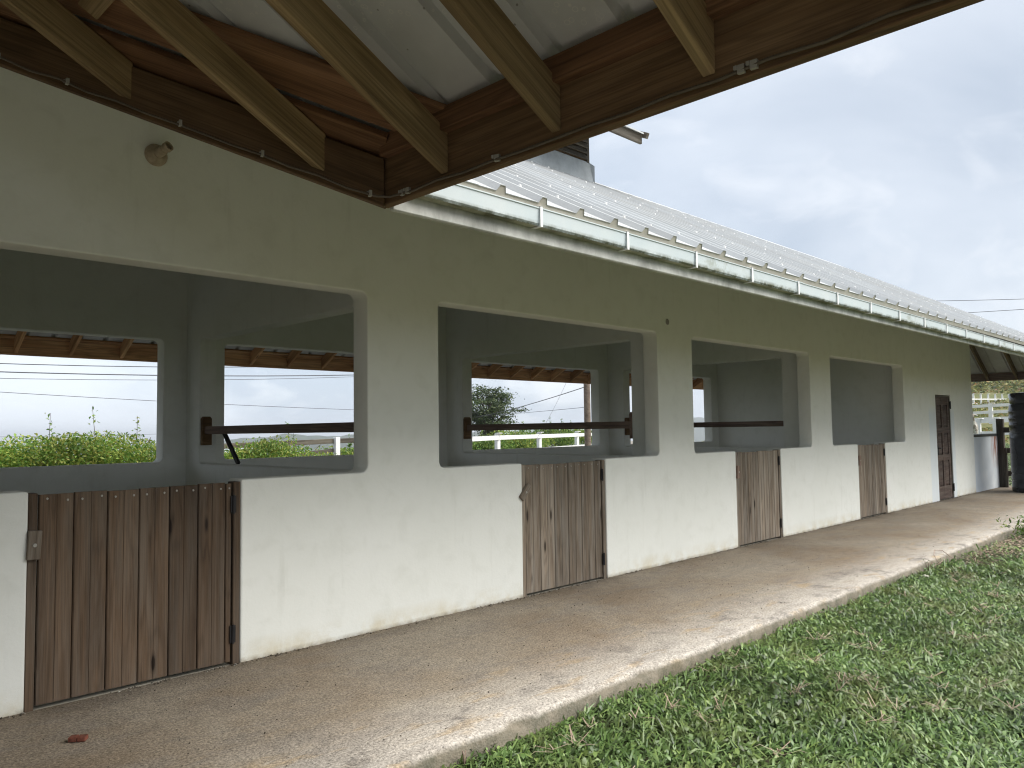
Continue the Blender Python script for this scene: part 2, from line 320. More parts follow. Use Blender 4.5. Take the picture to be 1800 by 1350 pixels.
def sea_mat():
    a = NT('sea_water'); v = a.coord('Object'); n = a.noise(v, 0.004, 5, 0.6)
    a.bump(a.noise(v, 0.08, 4, 0.6), 0.25, 1.0)
    return a.set(a.mix(a.ramp(n, (0.4, 0.0), (0.65, 1.0)), (0.030, 0.060, 0.080), (0.045, 0.080, 0.095)), 0.25)
M['sea'] = sea_mat()
M['far_green'] = simple('wooded_headland_green', (0.040, 0.058, 0.028), 0.95, 0, 0.6, 0.05)
M['house_roof'] = simple('pale_metal_house_roof', (0.36, 0.40, 0.42), 0.5, 0, 0.15)
M['house_wall'] = simple('pale_house_wall', (0.58, 0.56, 0.50), 0.9, 0, 0.15)
M['road_wall'] = simple('grey_roadside_wall', (0.36, 0.345, 0.325), 0.95, 0, 0.4, 3)
def goat_mat():
    a = NT('white_grey_goat_coat'); v = a.coord('Object')
    col = a.ramp(a.noise(v, 5.0, 3), (0.46, (0.62, 0.60, 0.55)), (0.54, (0.24, 0.21, 0.17)))
    return a.set(col, 0.9)
M['goat'] = goat_mat()

# ------------------------------------------------------------------ object helpers
def props(o, label=None, cat=None, group=None, kind=None):
    for k, v in (('label', label), ('category', cat), ('group', group), ('kind', kind)):
        if v: o[k] = v
    return o
def link(name, me, parent=None, mat=None):
    o = bpy.data.objects.new(name, me); C.objects.link(o)
    if parent: o.parent = parent
    if mat and me and not me.materials: me.materials.append(M[mat])
    return o
def empty(name, loc=(0, 0, 0)):
    o = bpy.data.objects.new(name, None); C.objects.link(o); o.location = loc; o.empty_display_size = 0.2; return o
def mesh(name, verts, faces, mat=None, parent=None, smooth=False):
    me = bpy.data.meshes.new(name); me.from_pydata([tuple(v) for v in verts], [], faces); me.update()
    if smooth: me.polygons.foreach_set('use_smooth', [True] * len(me.polygons))
    return link(name, me, parent, mat)
def from_bm(name, bm, mat=None, parent=None, smooth=None):
    me = bpy.data.meshes.new(name); bmesh.ops.recalc_face_normals(bm, faces=bm.faces); bm.to_mesh(me); bm.free()
    if smooth is not None:
        me.polygons.foreach_set('use_smooth', [True] * len(me.polygons))
        me.set_sharp_from_angle(angle=RAD(smooth))
    return link(name, me, parent, mat)
def bm_box(bm, c, s, m=None):
    r = bmesh.ops.create_cube(bm, size=1.0, matrix=(m or Matrix.Identity(4)) @ Matrix.Translation(c) @ Matrix.Diagonal((*s, 1)))
    return r['verts']
_cache = {}
def box_mesh(sx, sy, sz, bev=0.004, cut=0.0):
    """box from x=0..sx, y=-sy/2..sy/2, z=0..sz; cut shears the ends along x by cut per unit z"""
    key = (round(sx, 3), round(sy, 3), round(sz, 3), bev, round(cut, 3))
    if key in _cache: return _cache[key]
    bm = bmesh.new(); vs = []
    for x in (0, sx):
        for y in (-sy/2, sy/2):
            for z in (0, sz): vs.append(bm.verts.new((x + cut*z, y, z)))
    for f in ((0, 1, 3, 2), (4, 6, 7, 5), (0, 4, 5, 1), (2, 3, 7, 6), (0, 2, 6, 4), (1, 5, 7, 3)): bm.faces.new([vs[i] for i in f])
    bmesh.ops.recalc_face_normals(bm, faces=bm.faces)
    if bev: bmesh.ops.bevel(bm, geom=bm.edges[:], offset=bev, segments=1, affect='EDGES')
    me = bpy.data.meshes.new('board'); bm.to_mesh(me); bm.free(); _cache[key] = me; return me
def board(name, p0, p1, w, h, mat, parent, plumb=False, upv=(0, 0, 1), bev=0.004):
    """timber whose bottom centre line runs p0->p1; local X is the grain"""
    p0, p1 = Vector(p0), Vector(p1); d = p1 - p0; L = d.length; X = d.normalized(); U = Vector(upv)
    Y = U.cross(X).normalized(); Z = X.cross(Y)
    cut = X.z / math.sqrt(max(1e-6, 1 - X.z**2)) if plumb else 0.0
    src = box_mesh(L, w, h, bev, cut)
    key = ('m', src.name, mat)
    if key not in _cache:
        me = src if not src.materials else src.copy()
        if not me.materials: me.materials.append(M[mat])
        else: me.materials[0] = M[mat]
        _cache[key] = me
    o = link(name, _cache[key], parent)
    m = Matrix((X, Y, Z)).transposed().to_4x4(); m.translation = p0; o.matrix_world = m
    return o
def tube(name, pts, r, mat, parent=None, sides=6, radii=None):
    pts = [Vector(p) for p in pts]; vs = []; fs = []; n = len(pts); prevN = None
    for i, p in enumerate(pts):
        t = (pts[min(i+1, n-1)] - pts[max(i-1, 0)]).normalized()
        ref = Vector((0, 0, 1)) if abs(t.z) < 0.9 else Vector((1, 0, 0))
        a = t.cross(ref).normalized(); b = t.cross(a); rr = radii[i] if radii else r
        for k in range(sides):
            an = 2*math.pi*k/sides; vs.append(p + rr*(math.cos(an)*a + math.sin(an)*b))
    for i in range(n-1):
        for k in range(sides):
            fs.append((i*sides+k, i*sides+(k+1) % sides, (i+1)*sides+(k+1) % sides, (i+1)*sides+k))
    fs.append(tuple(range(sides-1, -1, -1))); fs.append(tuple((n-1)*sides+k for k in range(sides)))
    return mesh(name, vs, fs, mat, parent, True)
def lathe(name, prof, mat, parent=None, sides=24, smooth=35):
    bm = bmesh.new(); rings = []
    for r, z in prof:
        rings.append([bm.verts.new((r*math.cos(2*math.pi*k/sides), r*math.sin(2*math.pi*k/sides), z)) for k in range(sides)])
    for a, b in zip(rings, rings[1:]):
        for k in range(sides): bm.faces.new((a[k], a[(k+1) % sides], b[(k+1) % sides], b[k]))
    bm.faces.new(rings[0][::-1]); bm.faces.new(rings[-1])
    return from_bm(name, bm, mat, parent, smooth)
def rounded(pts, radii, seg=5):
    """polygon corner rounding"""
    outp = []; n = len(pts)
    for i, (p, r) in enumerate(zip(pts, radii)):
        p = Vector((*p, 0)); a = Vector((*pts[i-1], 0)); b = Vector((*pts[(i+1) % n], 0))
        if not r: outp.append((p.x, p.y)); continue
        u = (a-p).normalized(); v = (b-p).normalized(); s = p+u*r; e = p+v*r; c = s + v*r
        for k in range(seg+1):
            t = k/seg*math.pi/2; q = c + (-v*r)*math.cos(t) + (-u*r)*math.sin(t); outp.append((q.x, q.y))
    return outp
def slab(name, loops, thick, mat, parent, matrix, bevel=0.012):
    """2D outline with holes, extruded with softened edges"""
    cu = bpy.data.curves.new('outline', 'CURVE'); cu.dimensions = '2D'; cu.fill_mode = 'BOTH'
    cu.extrude = thick/2 - bevel; cu.bevel_depth = bevel; cu.bevel_resolution = 2; cu.offset = -bevel
    for lp in loops:
        sp = cu.splines.new('POLY'); sp.points.add(len(lp)-1); sp.use_cyclic_u = True
        for q, (a, b) in zip(sp.points, lp): q.co = (a, b, 0, 1)
    tmp = bpy.data.objects.new('tmp', cu); C.objects.link(tmp); dg = bpy.context.evaluated_depsgraph_get(); dg.update()
    me = bpy.data.meshes.new_from_object(tmp.evaluated_get(dg)); bpy.data.objects.remove(tmp); bpy.data.curves.remove(cu)
    me.transform(matrix); me.materials.clear(); me.materials.append(M[mat])
    me.polygons.foreach_set('use_smooth', [True]*len(me.polygons)); me.set_sharp_from_angle(angle=RAD(28))
    me.name = name
    return link(name, me, parent)
XZ = Matrix(((1, 0, 0, 0), (0, 0, -1, 0), (0, 1, 0, 0), (0, 0, 0, 1)))     # (u,v,w)->(x=u, y=-w, z=v)
YZ = Matrix(((0, 0, 1, 0), (1, 0, 0, 0), (0, 1, 0, 0), (0, 0, 0, 1)))      # (u,v,w)->(x=w, y=u, z=v)

# ------------------------------------------------------------------ ground, sea, far land
def sstep(a, b, x):
    t = np.clip((x-a)/(b-a), 0, 1); return t*t*(3-2*t)
def gz(x, y):
    x = np.asarray(x, float); y = np.asarray(y, float)
    hill = np.interp(x, [22.6, 28, 31, 36, 52, 100, 150, 210, 320, 600], [0, .58, .78, .90, 1.66, 4.0, 11.5, 19, 26, 20])
    hill = hill * (1 - sstep(0.30, 0.62, (y+2)/np.maximum(x, 1))) * (1 - sstep(10, 120, -y)*0.6)
    back = -66*sstep(24, 620, y)
    return -0.13 + hill + back + 0.5*np.sin(x*0.031+1)*np.sin(y*0.027)*sstep(40, 120, np.hypot(x, y))
def axis(a, b, lo, hi, step, n):
    core = np.arange(lo, hi+1e-6, step); k = np.linspace(0, 1, n+1)[1:]**2.2
    return np.concatenate([(lo - (lo-a)*k)[::-1], core, hi + (b-hi)*k])
gx = axis(-2500, 2500, -12, 120, 2.0, 26); gy = axis(-2000, 1500, -16, 60, 2.0, 26)
GX, GY = np.meshgrid(gx, gy); GZ = gz(GX, GY)
nx, ny = len(gx), len(gy)
gv = np.stack([GX.ravel(), GY.ravel(), GZ.ravel()], 1)
gf = [(j*nx+i, j*nx+i+1, (j+1)*nx+i+1, (j+1)*nx+i) for j in range(ny-1) for i in range(nx-1)]
props(mesh('ground', gv, gf, 'ground', None, True), 'grassy ground around the stable rising to a hill', 'ground', kind='structure')
ns = 48
sv = [(0, 0, -60)] + [(45000*math.cos(2*math.pi*k/ns), 45000*math.sin(2*math.pi*k/ns), -60) for k in range(ns)]
props(mesh('sea', sv, [(0, 1+k, 1+(k+1) % ns) for k in range(ns)], 'sea'), 'pale sea reaching the horizon behind the stable', 'sea', kind='structure')
def ridge(name, pts, width, hfun, label, mat='far_green', n=160):
    a, b = Vector(pts[0]), Vector(pts[1]); d = (b-a); w = Vector((-d.y, d.x)).normalized()*width; vs = []; fs = []; m = 14
    for i in range(n+1):
        for j in range(m+1):
            t = i/n; s = j/m*2-1; p = a + d*t + w*s; env = max(0, 1-abs(s)**2)*min(1, 8*t, 8*(1-t))
            h = hfun(t)*env; h += env*6*abs(mnoise.noise(Vector((p.x*0.028, p.y*0.028, 2))))*min(1.0, width/100)
            vs.append((p.x, p.y, -62 + h))
    for i in range(n):
        for j in range(m): k = i*(m+1)+j; fs.append((k, k+1, k+m+2, k+m+1))
    return props(mesh(name, vs, fs, mat, None, True), label, 'hill', kind='structure')
ridge('headland_hill', ((330, 1120), (980, 720)), 130, lambda t: 50+9*min(1, 2.2*t)+2*math.sin(t*23), 'low wooded headland in haze across the water')
ridge('mountain_hill', ((1400, 1020), (1900, 480)), 200, lambda t: 78+6*math.sin(t*5+1), 'blue distant mountain ridge seen through the third stall', n=60)

# concrete walkway with a worn kerb edge
def walkway():
    xs = np.concatenate([np.arange(-6.8, 1, 0.4), np.arange(1, 16, 0.06), np.arange(16, 22.61, 0.2)])
    ys = [0.0, -0.3, -0.8, -1.4, -1.9, -2.06]; vs = []; fs = []
    for x in xs:
        j = 0.035*mnoise.noise(Vector((x*0.9, 0, 0))) + 0.020*mnoise.noise(Vector((x*5, 3, 0))) + 0.014*mnoise.noise(Vector((x*15, 7, 0)))
        ch = max(0, mnoise.noise(Vector((x*3.4, 9, 0)))-0.1)*0.11
        for y in ys: vs.append((x, y if y > -2 else y + j, 0.004*mnoise.noise(Vector((x*0.9, y*0.9, 0)))))
        vs.append((x, -2.095 + j + ch*0.5, -0.006 - ch*0.3)); vs.append((x, -2.115 + j + ch*0.4, -0.028 - ch*0.5)); vs.append((x, -2.120 + j, -0.08)); vs.append((x, -2.13 + j*0.7, -0.30))
    n = len(ys)+4
    for i in range(len(xs)-1):
        for k in range(n-1): fs.append((i*n+k, i*n+k+1, (i+1)*n+k+1, (i+1)*n+k))
    fs.append(tuple((len(xs)-1)*n + k for k in range(n)))
    o = mesh('walkway', vs, fs, 'concrete', None, True)
    return props(o, 'raised concrete walkway running along the stable front', 'walkway', kind='structure')
walkway()
rs = mesh('rear_bounce_walkway', [(-6.8, 4.2, -0.004), (22.6, 4.2, -0.004), (22.6, 6.7, -0.004), (-6.8, 6.7, -0.004), (22.6, 6.7, -0.3), (-6.8, 6.7, -0.3)], [(0, 1, 2, 3), (3, 2, 4, 5)], 'yard')  # unseen; suggested by the bright rear eave, added to bounce light under it
props(rs, 'unseen concrete walkway added behind the stable for bounce light', 'walkway', kind='structure')
wy = mesh('yard_bounce_slab', [(-6.8, -9.2, -0.008), (1.75, -9.2, -0.008), (1.75, -2.0, -0.008), (-6.8, -2.0, -0.008), (-6.8, -9.2, -0.3), (1.75, -9.2, -0.3), (1.75, -2.0, -0.3), (-6.8, -2.0, -0.3)], [(0, 1, 2, 3), (0, 4, 5, 1), (1, 5, 6, 2), (3, 7, 4, 0)], 'yard')  # unseen pale slab, added to bounce light up to the wing's underside
props(wy, 'unseen concrete slab added under the open wing roof for bounce light', 'floor', kind='structure')

# ------------------------------------------------------------------ the stable
B = empty('stable_building'); props(B, 'long cream plastered stable with wooden half doors and white ribbed metal roof', 'stable')
SILL, HEAD, TOPW = 1.235, 2.655, 3.74
OPEN = [(0.30, 3.57), (4.30, 7.56), (8.30, 11.57), (12.32, 15.58)]
DOOR = [(1.25, 2.53), (5.30, 6.56), (9.28, 10.54), (13.31, 14.55)]
pts = [(-6.3, -0.2)]; rad = [0]
for (a, b), (c, d) in zip(OPEN, DOOR):
    pts += [(c, -0.2), (c, SILL), (a, SILL), (a, HEAD), (b, HEAD), (b, SILL), (d, SILL), (d, -0.2)]
    rad += [0, 0.015, 0.06, 0.05, 0.06, 0.06, 0.015, 0]
pts += [(17.41, -0.2), (17.41, 2.155), (18.39, 2.155), (18.39, -0.2), (20.0, -0.2), (20.0, TOPW), (-6.3, TOPW)]; rad += [0, .01, .01, 0, 0, 0, 0]
slab('front_wall', [rounded(pts, rad)], 0.2, 'plaster', B, Matrix.Translation((0, 0.1, 0)) @ XZ)
def rrect(a, b, c, d, r): return rounded([(a, c), (b, c), (b, d), (a, d)], [r]*4)
slab('back_wall', [[(-6.3, -0.2), (20, -0.2), (20, TOPW), (-6.3, TOPW)]] + [rrect(a, b, 1.235, 2.65, 0.06) for a, b in OPEN[:4]], 0.2, 'plaster', B, Matrix.Translation((0, 4.15, 0)) @ XZ)
RT = 0.55; ZR = 2.80 + 4.3*RT
def gable(y0, y1): return [(y0, -0.2), (y1, -0.2), (y1, 3.6), (2.03, ZR-0.35), (y0, 3.6)]
for i, xc in enumerate((-0.07, 3.935, 7.935, 11.945, 15.955)):
    holes = [rrect(0.58, 3.69, 1.215, 2.64, 0.05)] if i in (1, 2, 3) else []
    slab('partition_wall', [gable(0.19, 4.06)] + holes, 0.2, 'plaster', B, Matrix.Translation((xc, 0, 0)) @ YZ)
for xc in (-6.2, 19.9):
    slab('end_wall', [gable(0.19, 4.06)], 0.2, 'plaster', B, Matrix.Translation((xc, 0, 0)) @ YZ)
fl = mesh('stall_floor', [(-6.3, 0.0, -0.012), (20, 0.0, -0.012), (20, 4.25, -0.012), (-6.3, 4.25, -0.012)], [(0, 1, 2, 3)], 'floor', B)

# half doors
def plank_mesh(w, h, mat):
    t = 0.024; g = 0.0075; prof = [(0, t), (0, g*0.8), (g*0.7, 0)]
    prof += [(w/2-g*0.5, 0), (w/2, g*0.5), (w/2+g*0.5, 0)] if w > 0.12 else []
    prof += [(w-g*0.7, 0), (w, g*0.8), (w, t)]
    n = len(prof); vs = [(z, y, -x) for z in (0, h) for x, y in prof]   # local X is the grain (vertical)
    fs = [(k, (k+1) % n, n+(k+1) % n, n+k) for k in range(n)] + [tuple(range(n-1, -1, -1)), tuple(range(n, 2*n))]
    me = bpy.data.meshes.new('plank'); me.from_pydata(vs, [], fs); me.materials.append(M[mat]); me.update(); return me
VERT = Matrix(((0, 0, -1, 0), (0, 1, 0, 0), (1, 0, 0, 0), (0, 0, 0, 1)))   # local X -> world Z, local Z -> -world X
bm = bmesh.new(); bmesh.ops.create_cone(bm, cap_ends=True, segments=10, radius1=0.0075, radius2=0.006, depth=0.004, matrix=Matrix.Rotation(RAD(90), 4, 'X'))
screw_me = bpy.data.meshes.new('screw'); bm.to_mesh(screw_me); bm.free(); screw_me.materials.append(M['steel'])
bm = bmesh.new()
bm_box(bm, (0.010, 0, 0), (0.020, 0.006, 0.115)); bm_box(bm, (-0.010, 0, 0), (0.018, 0.006, 0.115))
bmesh.ops.create_cone(bm, cap_ends=True, segments=8, radius1=0.009, radius2=0.009, depth=0.125, matrix=Matrix.Translation((0, -0.006, 0)))
hinge_me = bpy.data.meshes.new('hinge'); bmesh.ops.recalc_face_normals(bm, faces=bm.faces); bm.to_mesh(hinge_me); bm.free(); hinge_me.materials.append(M['black'])
dnames = ['half door with seven broad dark brown boards nearest the camera', 'half door with its latch block turned at a slant', 'greyed half door below the third opening', 'narrowest looking half door below the fourth opening']
latch_rot = [3, 43, 4, 2]
for di, (c, d) in enumerate(DOOR):
    mat = 'wood_door' if di == 0 else 'wood_door2'
    D_ = empty('half_door'); D_.parent = B; D_['label'] = dnames[di]
    for z in (0.17, 0.93): board('ledge', (c+0.08, 0.062, z), (d-0.08, 0.062, z), 0.03, 0.10, mat, D_)
    x0, x1 = c+0.052, d-0.052
    for px in (c+0.026, d-0.026):
        o = board('door_post', (px, 0.065, -0.01), (px, 0.065, 1.222), 0.048, 0.09, mat, D_, upv=(0, -1, 0)); o.location.y = 0.10
    x = x0 + 0.006; k = 0
    ws = [0.196]*6 if di == 0 else ([0.2]*5 + [0.11])
    if di >= 2: ws = [0.146]*8
    tot = sum(ws); avail = x1-x0-0.010; ws = [w*avail/tot for w in ws]
    if di == 0: ws = [w*0.962 for w in ws] + [avail*0.038]
    for w in ws:
        h = 1.195 + random.uniform(-0.004, 0.006); key = ('pl', round(w, 3), mat)
        if key not in _cache: _cache[key] = plank_mesh(w-0.005, 1.2, mat)
        o = link('plank', _cache[key], D_); m = Matrix(((0, 0, -1, 0), (0, 1, 0, 0), (1, 0, 0, 0), (0, 0, 0, 1)))
        o.matrix_world = Matrix.Translation((x, 0.018 + random.uniform(-0.0015, 0.0015), 0.018)) @ VERT @ Matrix.Diagonal((h/1.2, 1, 1, 1))
        if di < 2:
            for fx in ((0.22, 0.80) if w > 0.12 else (0.5,)):
                s_ = link('screw', screw_me, D_); s_.location = (x + w*fx, 0.016, 1.19 + random.uniform(-0.018, 0.006))
        x += w
    for z in (1.07, 0.20):
        o = link('hinge', hinge_me, D_); o.location = (d-0.052, 0.008, z)
    lx, lz = c+0.03, 0.93 if di == 0 else 0.965
    o = link('turn_latch', box_mesh(0.165, 0.03, 0.068, 0.004).copy(), D_); o.data.materials.append(M['wood_door2' if di < 2 else 'wood_bar'])
    o.matrix_world = Matrix.Translation((lx, -0.010, lz)) @ Matrix.Rotation(RAD(latch_rot[di]), 4, 'Y') @ VERT @ Matrix.Translation((-0.0825, 0, -0.034))
    s_ = link('screw', screw_me, D_); s_.location = (lx, -0.027, lz); s_.scale = (1.6, 1, 1.6)

# full-height panelled door
bm = bmesh.new(); c, d = 17.45, 18.35
for cx, cz, sx, sz in ((c+0.055, 1.06, 0.11, 2.10), (d-0.055, 1.06, 0.11, 2.10), (17.9, 1.06, 0.10, 2.09), (17.9, 0.14, 0.69, 0.26), (17.9, 0.86, 0.69, 0.12), (17.9, 1.42, 0.69, 0.12), (17.9, 2.03, 0.69, 0.16)):
    bm_box(bm, (cx, 0.05, cz), (sx, 0.040 if sx > .2 else 0.044, sz))
PD = from_bm('panelled_door', bm, 'wood_panel', B); PD['label'] = 'dark brown full-height six-panel door near the far end'
for cx in (17.70, 18.10):
    for z0, z1 in ((0.27, 0.80), (0.92, 1.36), (1.48, 1.95)):
        bm = bmesh.new(); w = 0.30; y = 0.058
        o_ = [bm.verts.new((cx+sx*w/2, y, zz)) for sx, zz in ((-1, z0), (1, z0), (1, z1), (-1, z1))]
        i_ = [bm.verts.new((cx+sx*(w/2-0.045), y-0.022, zz)) for sx, zz in ((-1, z0+.05), (1, z0+.05), (1, z1-.05), (-1, z1-.05))]
        for k in range(4): bm.faces.new((o_[k], o_[(k+1) % 4], i_[(k+1) % 4], i_[k]))
        bm.faces.new(i_); from_bm('panel', bm, 'wood_panel', PD)
for nm, p0, p1 in (('door_frame', (17.43, 0.07, 0), (17.43, 0.07, 2.14)), ('door_frame', (18.37, 0.07, 0), (18.37, 0.07, 2.14))):
    board(nm, p0, p1, 0.04, 0.10, 'wood_post', PD, upv=(0, -1, 0)).location.y = 0.115
board('door_frame', (17.45, 0.065, 2.115), (18.35, 0.065, 2.115), 0.10, 0.035, 'wood_post', PD)
for z in (1.95, 0.22):
    o = link('hinge', hinge_me, PD); o.location = (18.375, 0.004, z); o.scale = (1.4, 1.2, 1.3)
bm = bmesh.new(); bm_box(bm, (17.53, 0.020, 1.02), (0.04, 0.008, 0.20)); bm_box(bm, (17.56, -0.025, 1.06), (0.11, 0.016, 0.020)); bm_box(bm, (17.515, -0.005, 1.06), (0.018, 0.05, 0.018))
from_bm('handle', bm, 'black', PD)

# pole brackets on the partition openings
def bracket(x, y, z, sgn):
    bm = bmesh.new(); out_ = []
    prof = [(-0.055, -0.16), (0.055, -0.16), (0.055, 0.14), (0.035, 0.165), (-0.035, 0.165), (-0.055, 0.14)]
    r0 = [bm.verts.new((a, 0, b)) for a, b in prof]; r1 = [bm.verts.new((a, sgn*0.05, b)) for a, b in prof]
    bm.faces.new(r0); bm.faces.new(r1[::-1])
    for k in range(6): bm.faces.new((r0[k], r0[(k+1) % 6], r1[(k+1) % 6], r1[k]))
    o = from_bm('pole_bracket', bm, 'wood_bar' if sgn > 0 else 'wood_fascia', B); o.location = (x, y, z)
BAR_Z = 1.555
for i, xc in enumerate((3.935, 7.935, 11.945)):
    bracket(xc-0.03, 3.69, BAR_Z+0.03, -1)
    if i == 1: bracket(xc-0.03, 0.58, BAR_Z+0.03, 1)
    o = board('stall_bar', (xc-0.03, 0.585, BAR_Z-0.006), (xc-0.03, 3.67, BAR_Z-0.006), 0.06, 0.088, 'wood_bar', None, bev=0.012)
    props(o, ['dark wooden bar across the gap beyond the nearest stall', 'dark wooden bar seen through the second front opening', 'dark wooden bar ending bluntly inside the third front opening'][i], 'stall bar', 'bars across the stall partitions')
o = board('leaning_strip', (4.08, 3.66, 1.60), (4.08, 3.24, 1.19), 0.03, 0.055, 'black', None); props(o, 'thin black strip hanging slanted behind the nearest stall bar', 'strip')

# ------------------------------------------------------------------ roof
ROOF = mesh('roof', [(-2.2, 1.80, ZR-0.085), (17.9, 1.80, ZR-0.085), (-2.2, 2.03, ZR+0.045), (17.9, 2.03, ZR+0.045), (-2.2, 2.26, ZR-0.085), (17.9, 2.26, ZR-0.085)], [(0, 1, 3, 2), (2, 3, 5, 4)], 'roof_white', B)
PITCH = 0.313
PROF = [(-0.034, 0), (-0.017, 0.034), (0.017, 0.034), (0.034, 0)]
def sheets(tag, origin, sdirv, rdirv, s0, s1, lo, hi, phase, z0, per=3, smin=1e-3, close=False):
    """ribbed roof sheets: s runs along the eave, r (plan metres) up the slope; lo/hi give the r limits at s"""
    nrm = (Vector(rdirv) + Vector((0, 0, RT))).cross(Vector(sdirv)).normalized()
    if nrm.z < 0: nrm = -nrm
    k0 = math.floor((s0-phase)/PITCH/per)*per; k = k0
    while phase + (k-0.5)*PITCH < s1:
        a = max(s0, phase+(k-0.5)*PITCH); b = min(s1, phase+(k+per-0.5)*PITCH); cols = []
        if b-a > 0.02:
            ss = {a: 0.0, b: 0.0}
            for q in range(per):
                for ds, h in PROF:
                    s = phase+(k+q)*PITCH+ds
                    if a < s < b: ss[s] = h
                for ds in (-0.16, -0.1, 0.1):
                    s = phase+(k+q)*PITCH+ds
                    if a < s < b and s not in ss: ss[s] = 0.0
            vs = []; lift = random.uniform(0.0, 0.003)
            for s in sorted(ss):
                l_, h_ = lo(s), hi(s)
                if h_ - l_ < smin: h_ = l_ + smin
                for r in (l_, h_):
                    p = Vector(origin) + Vector(sdirv)*s + Vector(rdirv)*r; p.z = z0 + r*RT
                    cols.append(p + nrm*(ss[s]+lift))
            n = len(cols)//2; vs = [p + nrm*0.004 for p in cols] + cols; N = len(cols); fs = []; mi = []
            for i in range(n-1):
                fs.append((2*i, 2*i+2, 2*i+3, 2*i+1)); mi.append(0)
                fs.append((N+2*i, N+2*i+1, N+2*i+3, N+2*i+2)); mi.append(1)
                fs.append((2*i, N+2*i, N+2*i+2, 2*i+2)); mi.append(0)
            if close:
                k_ = len(vs); e_ = Vector(rdirv)*0.004
                vs = list(vs) + [v + e_ for v in vs[0:N:2]] + [v + e_ - nrm*(h + 0.045) for v, h in zip(vs[0:N:2], [ss[q] for q in sorted(ss)])]
                for i in range(n-1): fs.append((k_+i, k_+i+1, k_+n+i+1, k_+n+i)); mi.append(2)
            o = mesh('roof_sheet', vs, fs, None, ROOF); o.data.materials.append(M['roof_white']); o.data.materials.append(M['roof_under']); o.data.materials.append(M['closure'])
            o.data.polygons.foreach_set('material_index', mi)
        k += per
EX, EY, HX, RY, WX = 2.11, -2.27, 22.2, 6.33, -6.49
RX = (EX+WX)/2
# front slope: between the valley and the east hip
sheets('front', (0, EY, 0), (1, 0, 0), (0, 1, 0), RX, HX+0.06, lambda s: max(-0.075, EX - s), lambda s: min(4.30, HX - s), 2.76, 2.80, close=True)
# rear slope
sheets('rear', (0, RY, 0), (1, 0, 0), (0, -1, 0), WX-0.06, HX+0.06, lambda s: -0.075, lambda s: min(4.30, HX-s, s-WX), 2.7, 2.80)
# east hip end
sheets('hip', (HX, 0, 0), (0, 1, 0), (-1, 0, 0), EY-0.06, RY+0.06, lambda s: -0.075, lambda s: min(s-EY, RY-s), 0.0, 2.80)
# wing, slope facing the yard and its far side
WE = -9.0
sheets('wing', (EX, 0, 0), (0, 1, 0), (-1, 0, 0), WE, 2.03, lambda s: max(-0.075, s-EY-0.12), lambda s: 4.30, -3.03, 2.872)
sheets('wingw', (WX, 0, 0), (0, 1, 0), (1, 0, 0), WE, RY, lambda s: -0.075, lambda s: min(4.30, RY-s) if s > 2.03 else 4.30, -3.0, 2.80)
# roof screws on the front slope: too small to pick apart
bm = bmesh.new(); nrm = Vector((0, -RT, 1)).normalized()
for k in range(-2, 62):
    s = 2.76 + k*PITCH
    for r in np.arange(0.12, 4.25, 0.62):
        if r < EX - s or r > HX - s - 0.1: continue
        p = Vector((s + random.uniform(-.006, .006), EY + r + random.uniform(-.02, .02), 2.80 + r*RT)) + nrm*0.040
        m = Matrix.Translation(p) @ Vector((0, 0, 1)).rotation_difference(nrm).to_matrix().to_4x4()
        bmesh.ops.create_cone(bm, cap_ends=True, segments=5, radius1=0.013, radius2=0.007, depth=0.014, matrix=m)
o = from_bm('roof_screws', bm, 'white_paint', ROOF); o['kind'] = 'stuff'

# timbers of the wing roof, seen from below
def zE(x): return 2.78 + (EX-x)*RT            # rafter top plane of the wing
CT = math.sqrt(1+RT*RT); DV = 0.178; DP = DV/CT
y = -2.70
ys = []
yy = -2.70 + 3*0.62
while yy > WE: ys.append(yy); yy -= 0.62
for yy in ys:
    xe = EX-0.025 if yy < EY else EX - (yy-EY) - 0.03
    a = Vector((xe, yy, zE(xe)-DV)); b = Vector((RX, yy, zE(RX)-DV))
    board('rafter', b, a, 0.045, DP, 'wood_roof', ROOF, plumb=True)
board('fascia_board', (EX, WE, 2.575), (EX, EY+0.03, 2.575), 0.045, 0.235, 'wood_fascia', ROOF)
board('eave_purlin', (EX-0.045, WE, 2.783), (EX-0.045, EY-0.03, 2.783), 0.050, 0.095, 'wood_red', ROOF)
for xx in (1.05, 0.05, -0.95, -1.9): board('eave_purlin', (xx, WE, zE(xx)+0.004), (xx, EY+(EX-xx)-0.35, zE(xx)+0.004), 0.09, 0.05, 'wood_roof', ROOF, upv=(RT, 0, 1))
# valley: a beam under the valley line and two flat boards in the roof slope beside it
vd = Vector((-1, 1, RT)); vp = Vector((-1, -1, 0)).normalized()
P0 = Vector((EX-0.02, EY-0.005, 2.562)); board('valley_beam', P0, P0 + vd*3.1, 0.05, 0.205, 'wood_fascia', ROOF, plumb=True)
nE = Vector((RT, 0, 1)).normalized()
def flat(o0, o1, dz, th, a0, a1, mat):
    o = (o0+o1)/2; q = Vector((EX, EY, 0)) + vp*o; 
    def pt(s): p = q + Vector((-1, 1, 0))*s; return Vector((p.x, p.y, zE(p.x)+dz))
    board('valley_board', pt(a0), pt(a1), (o1-o0), th, mat, ROOF, upv=nE)
flat(-0.09, 0.15, 0.006, 0.036, 0.0, 3.0, 'wood_red'); flat(0.14, 0.40, 0.045, 0.026, -0.30, 3.0, 'wood_red')
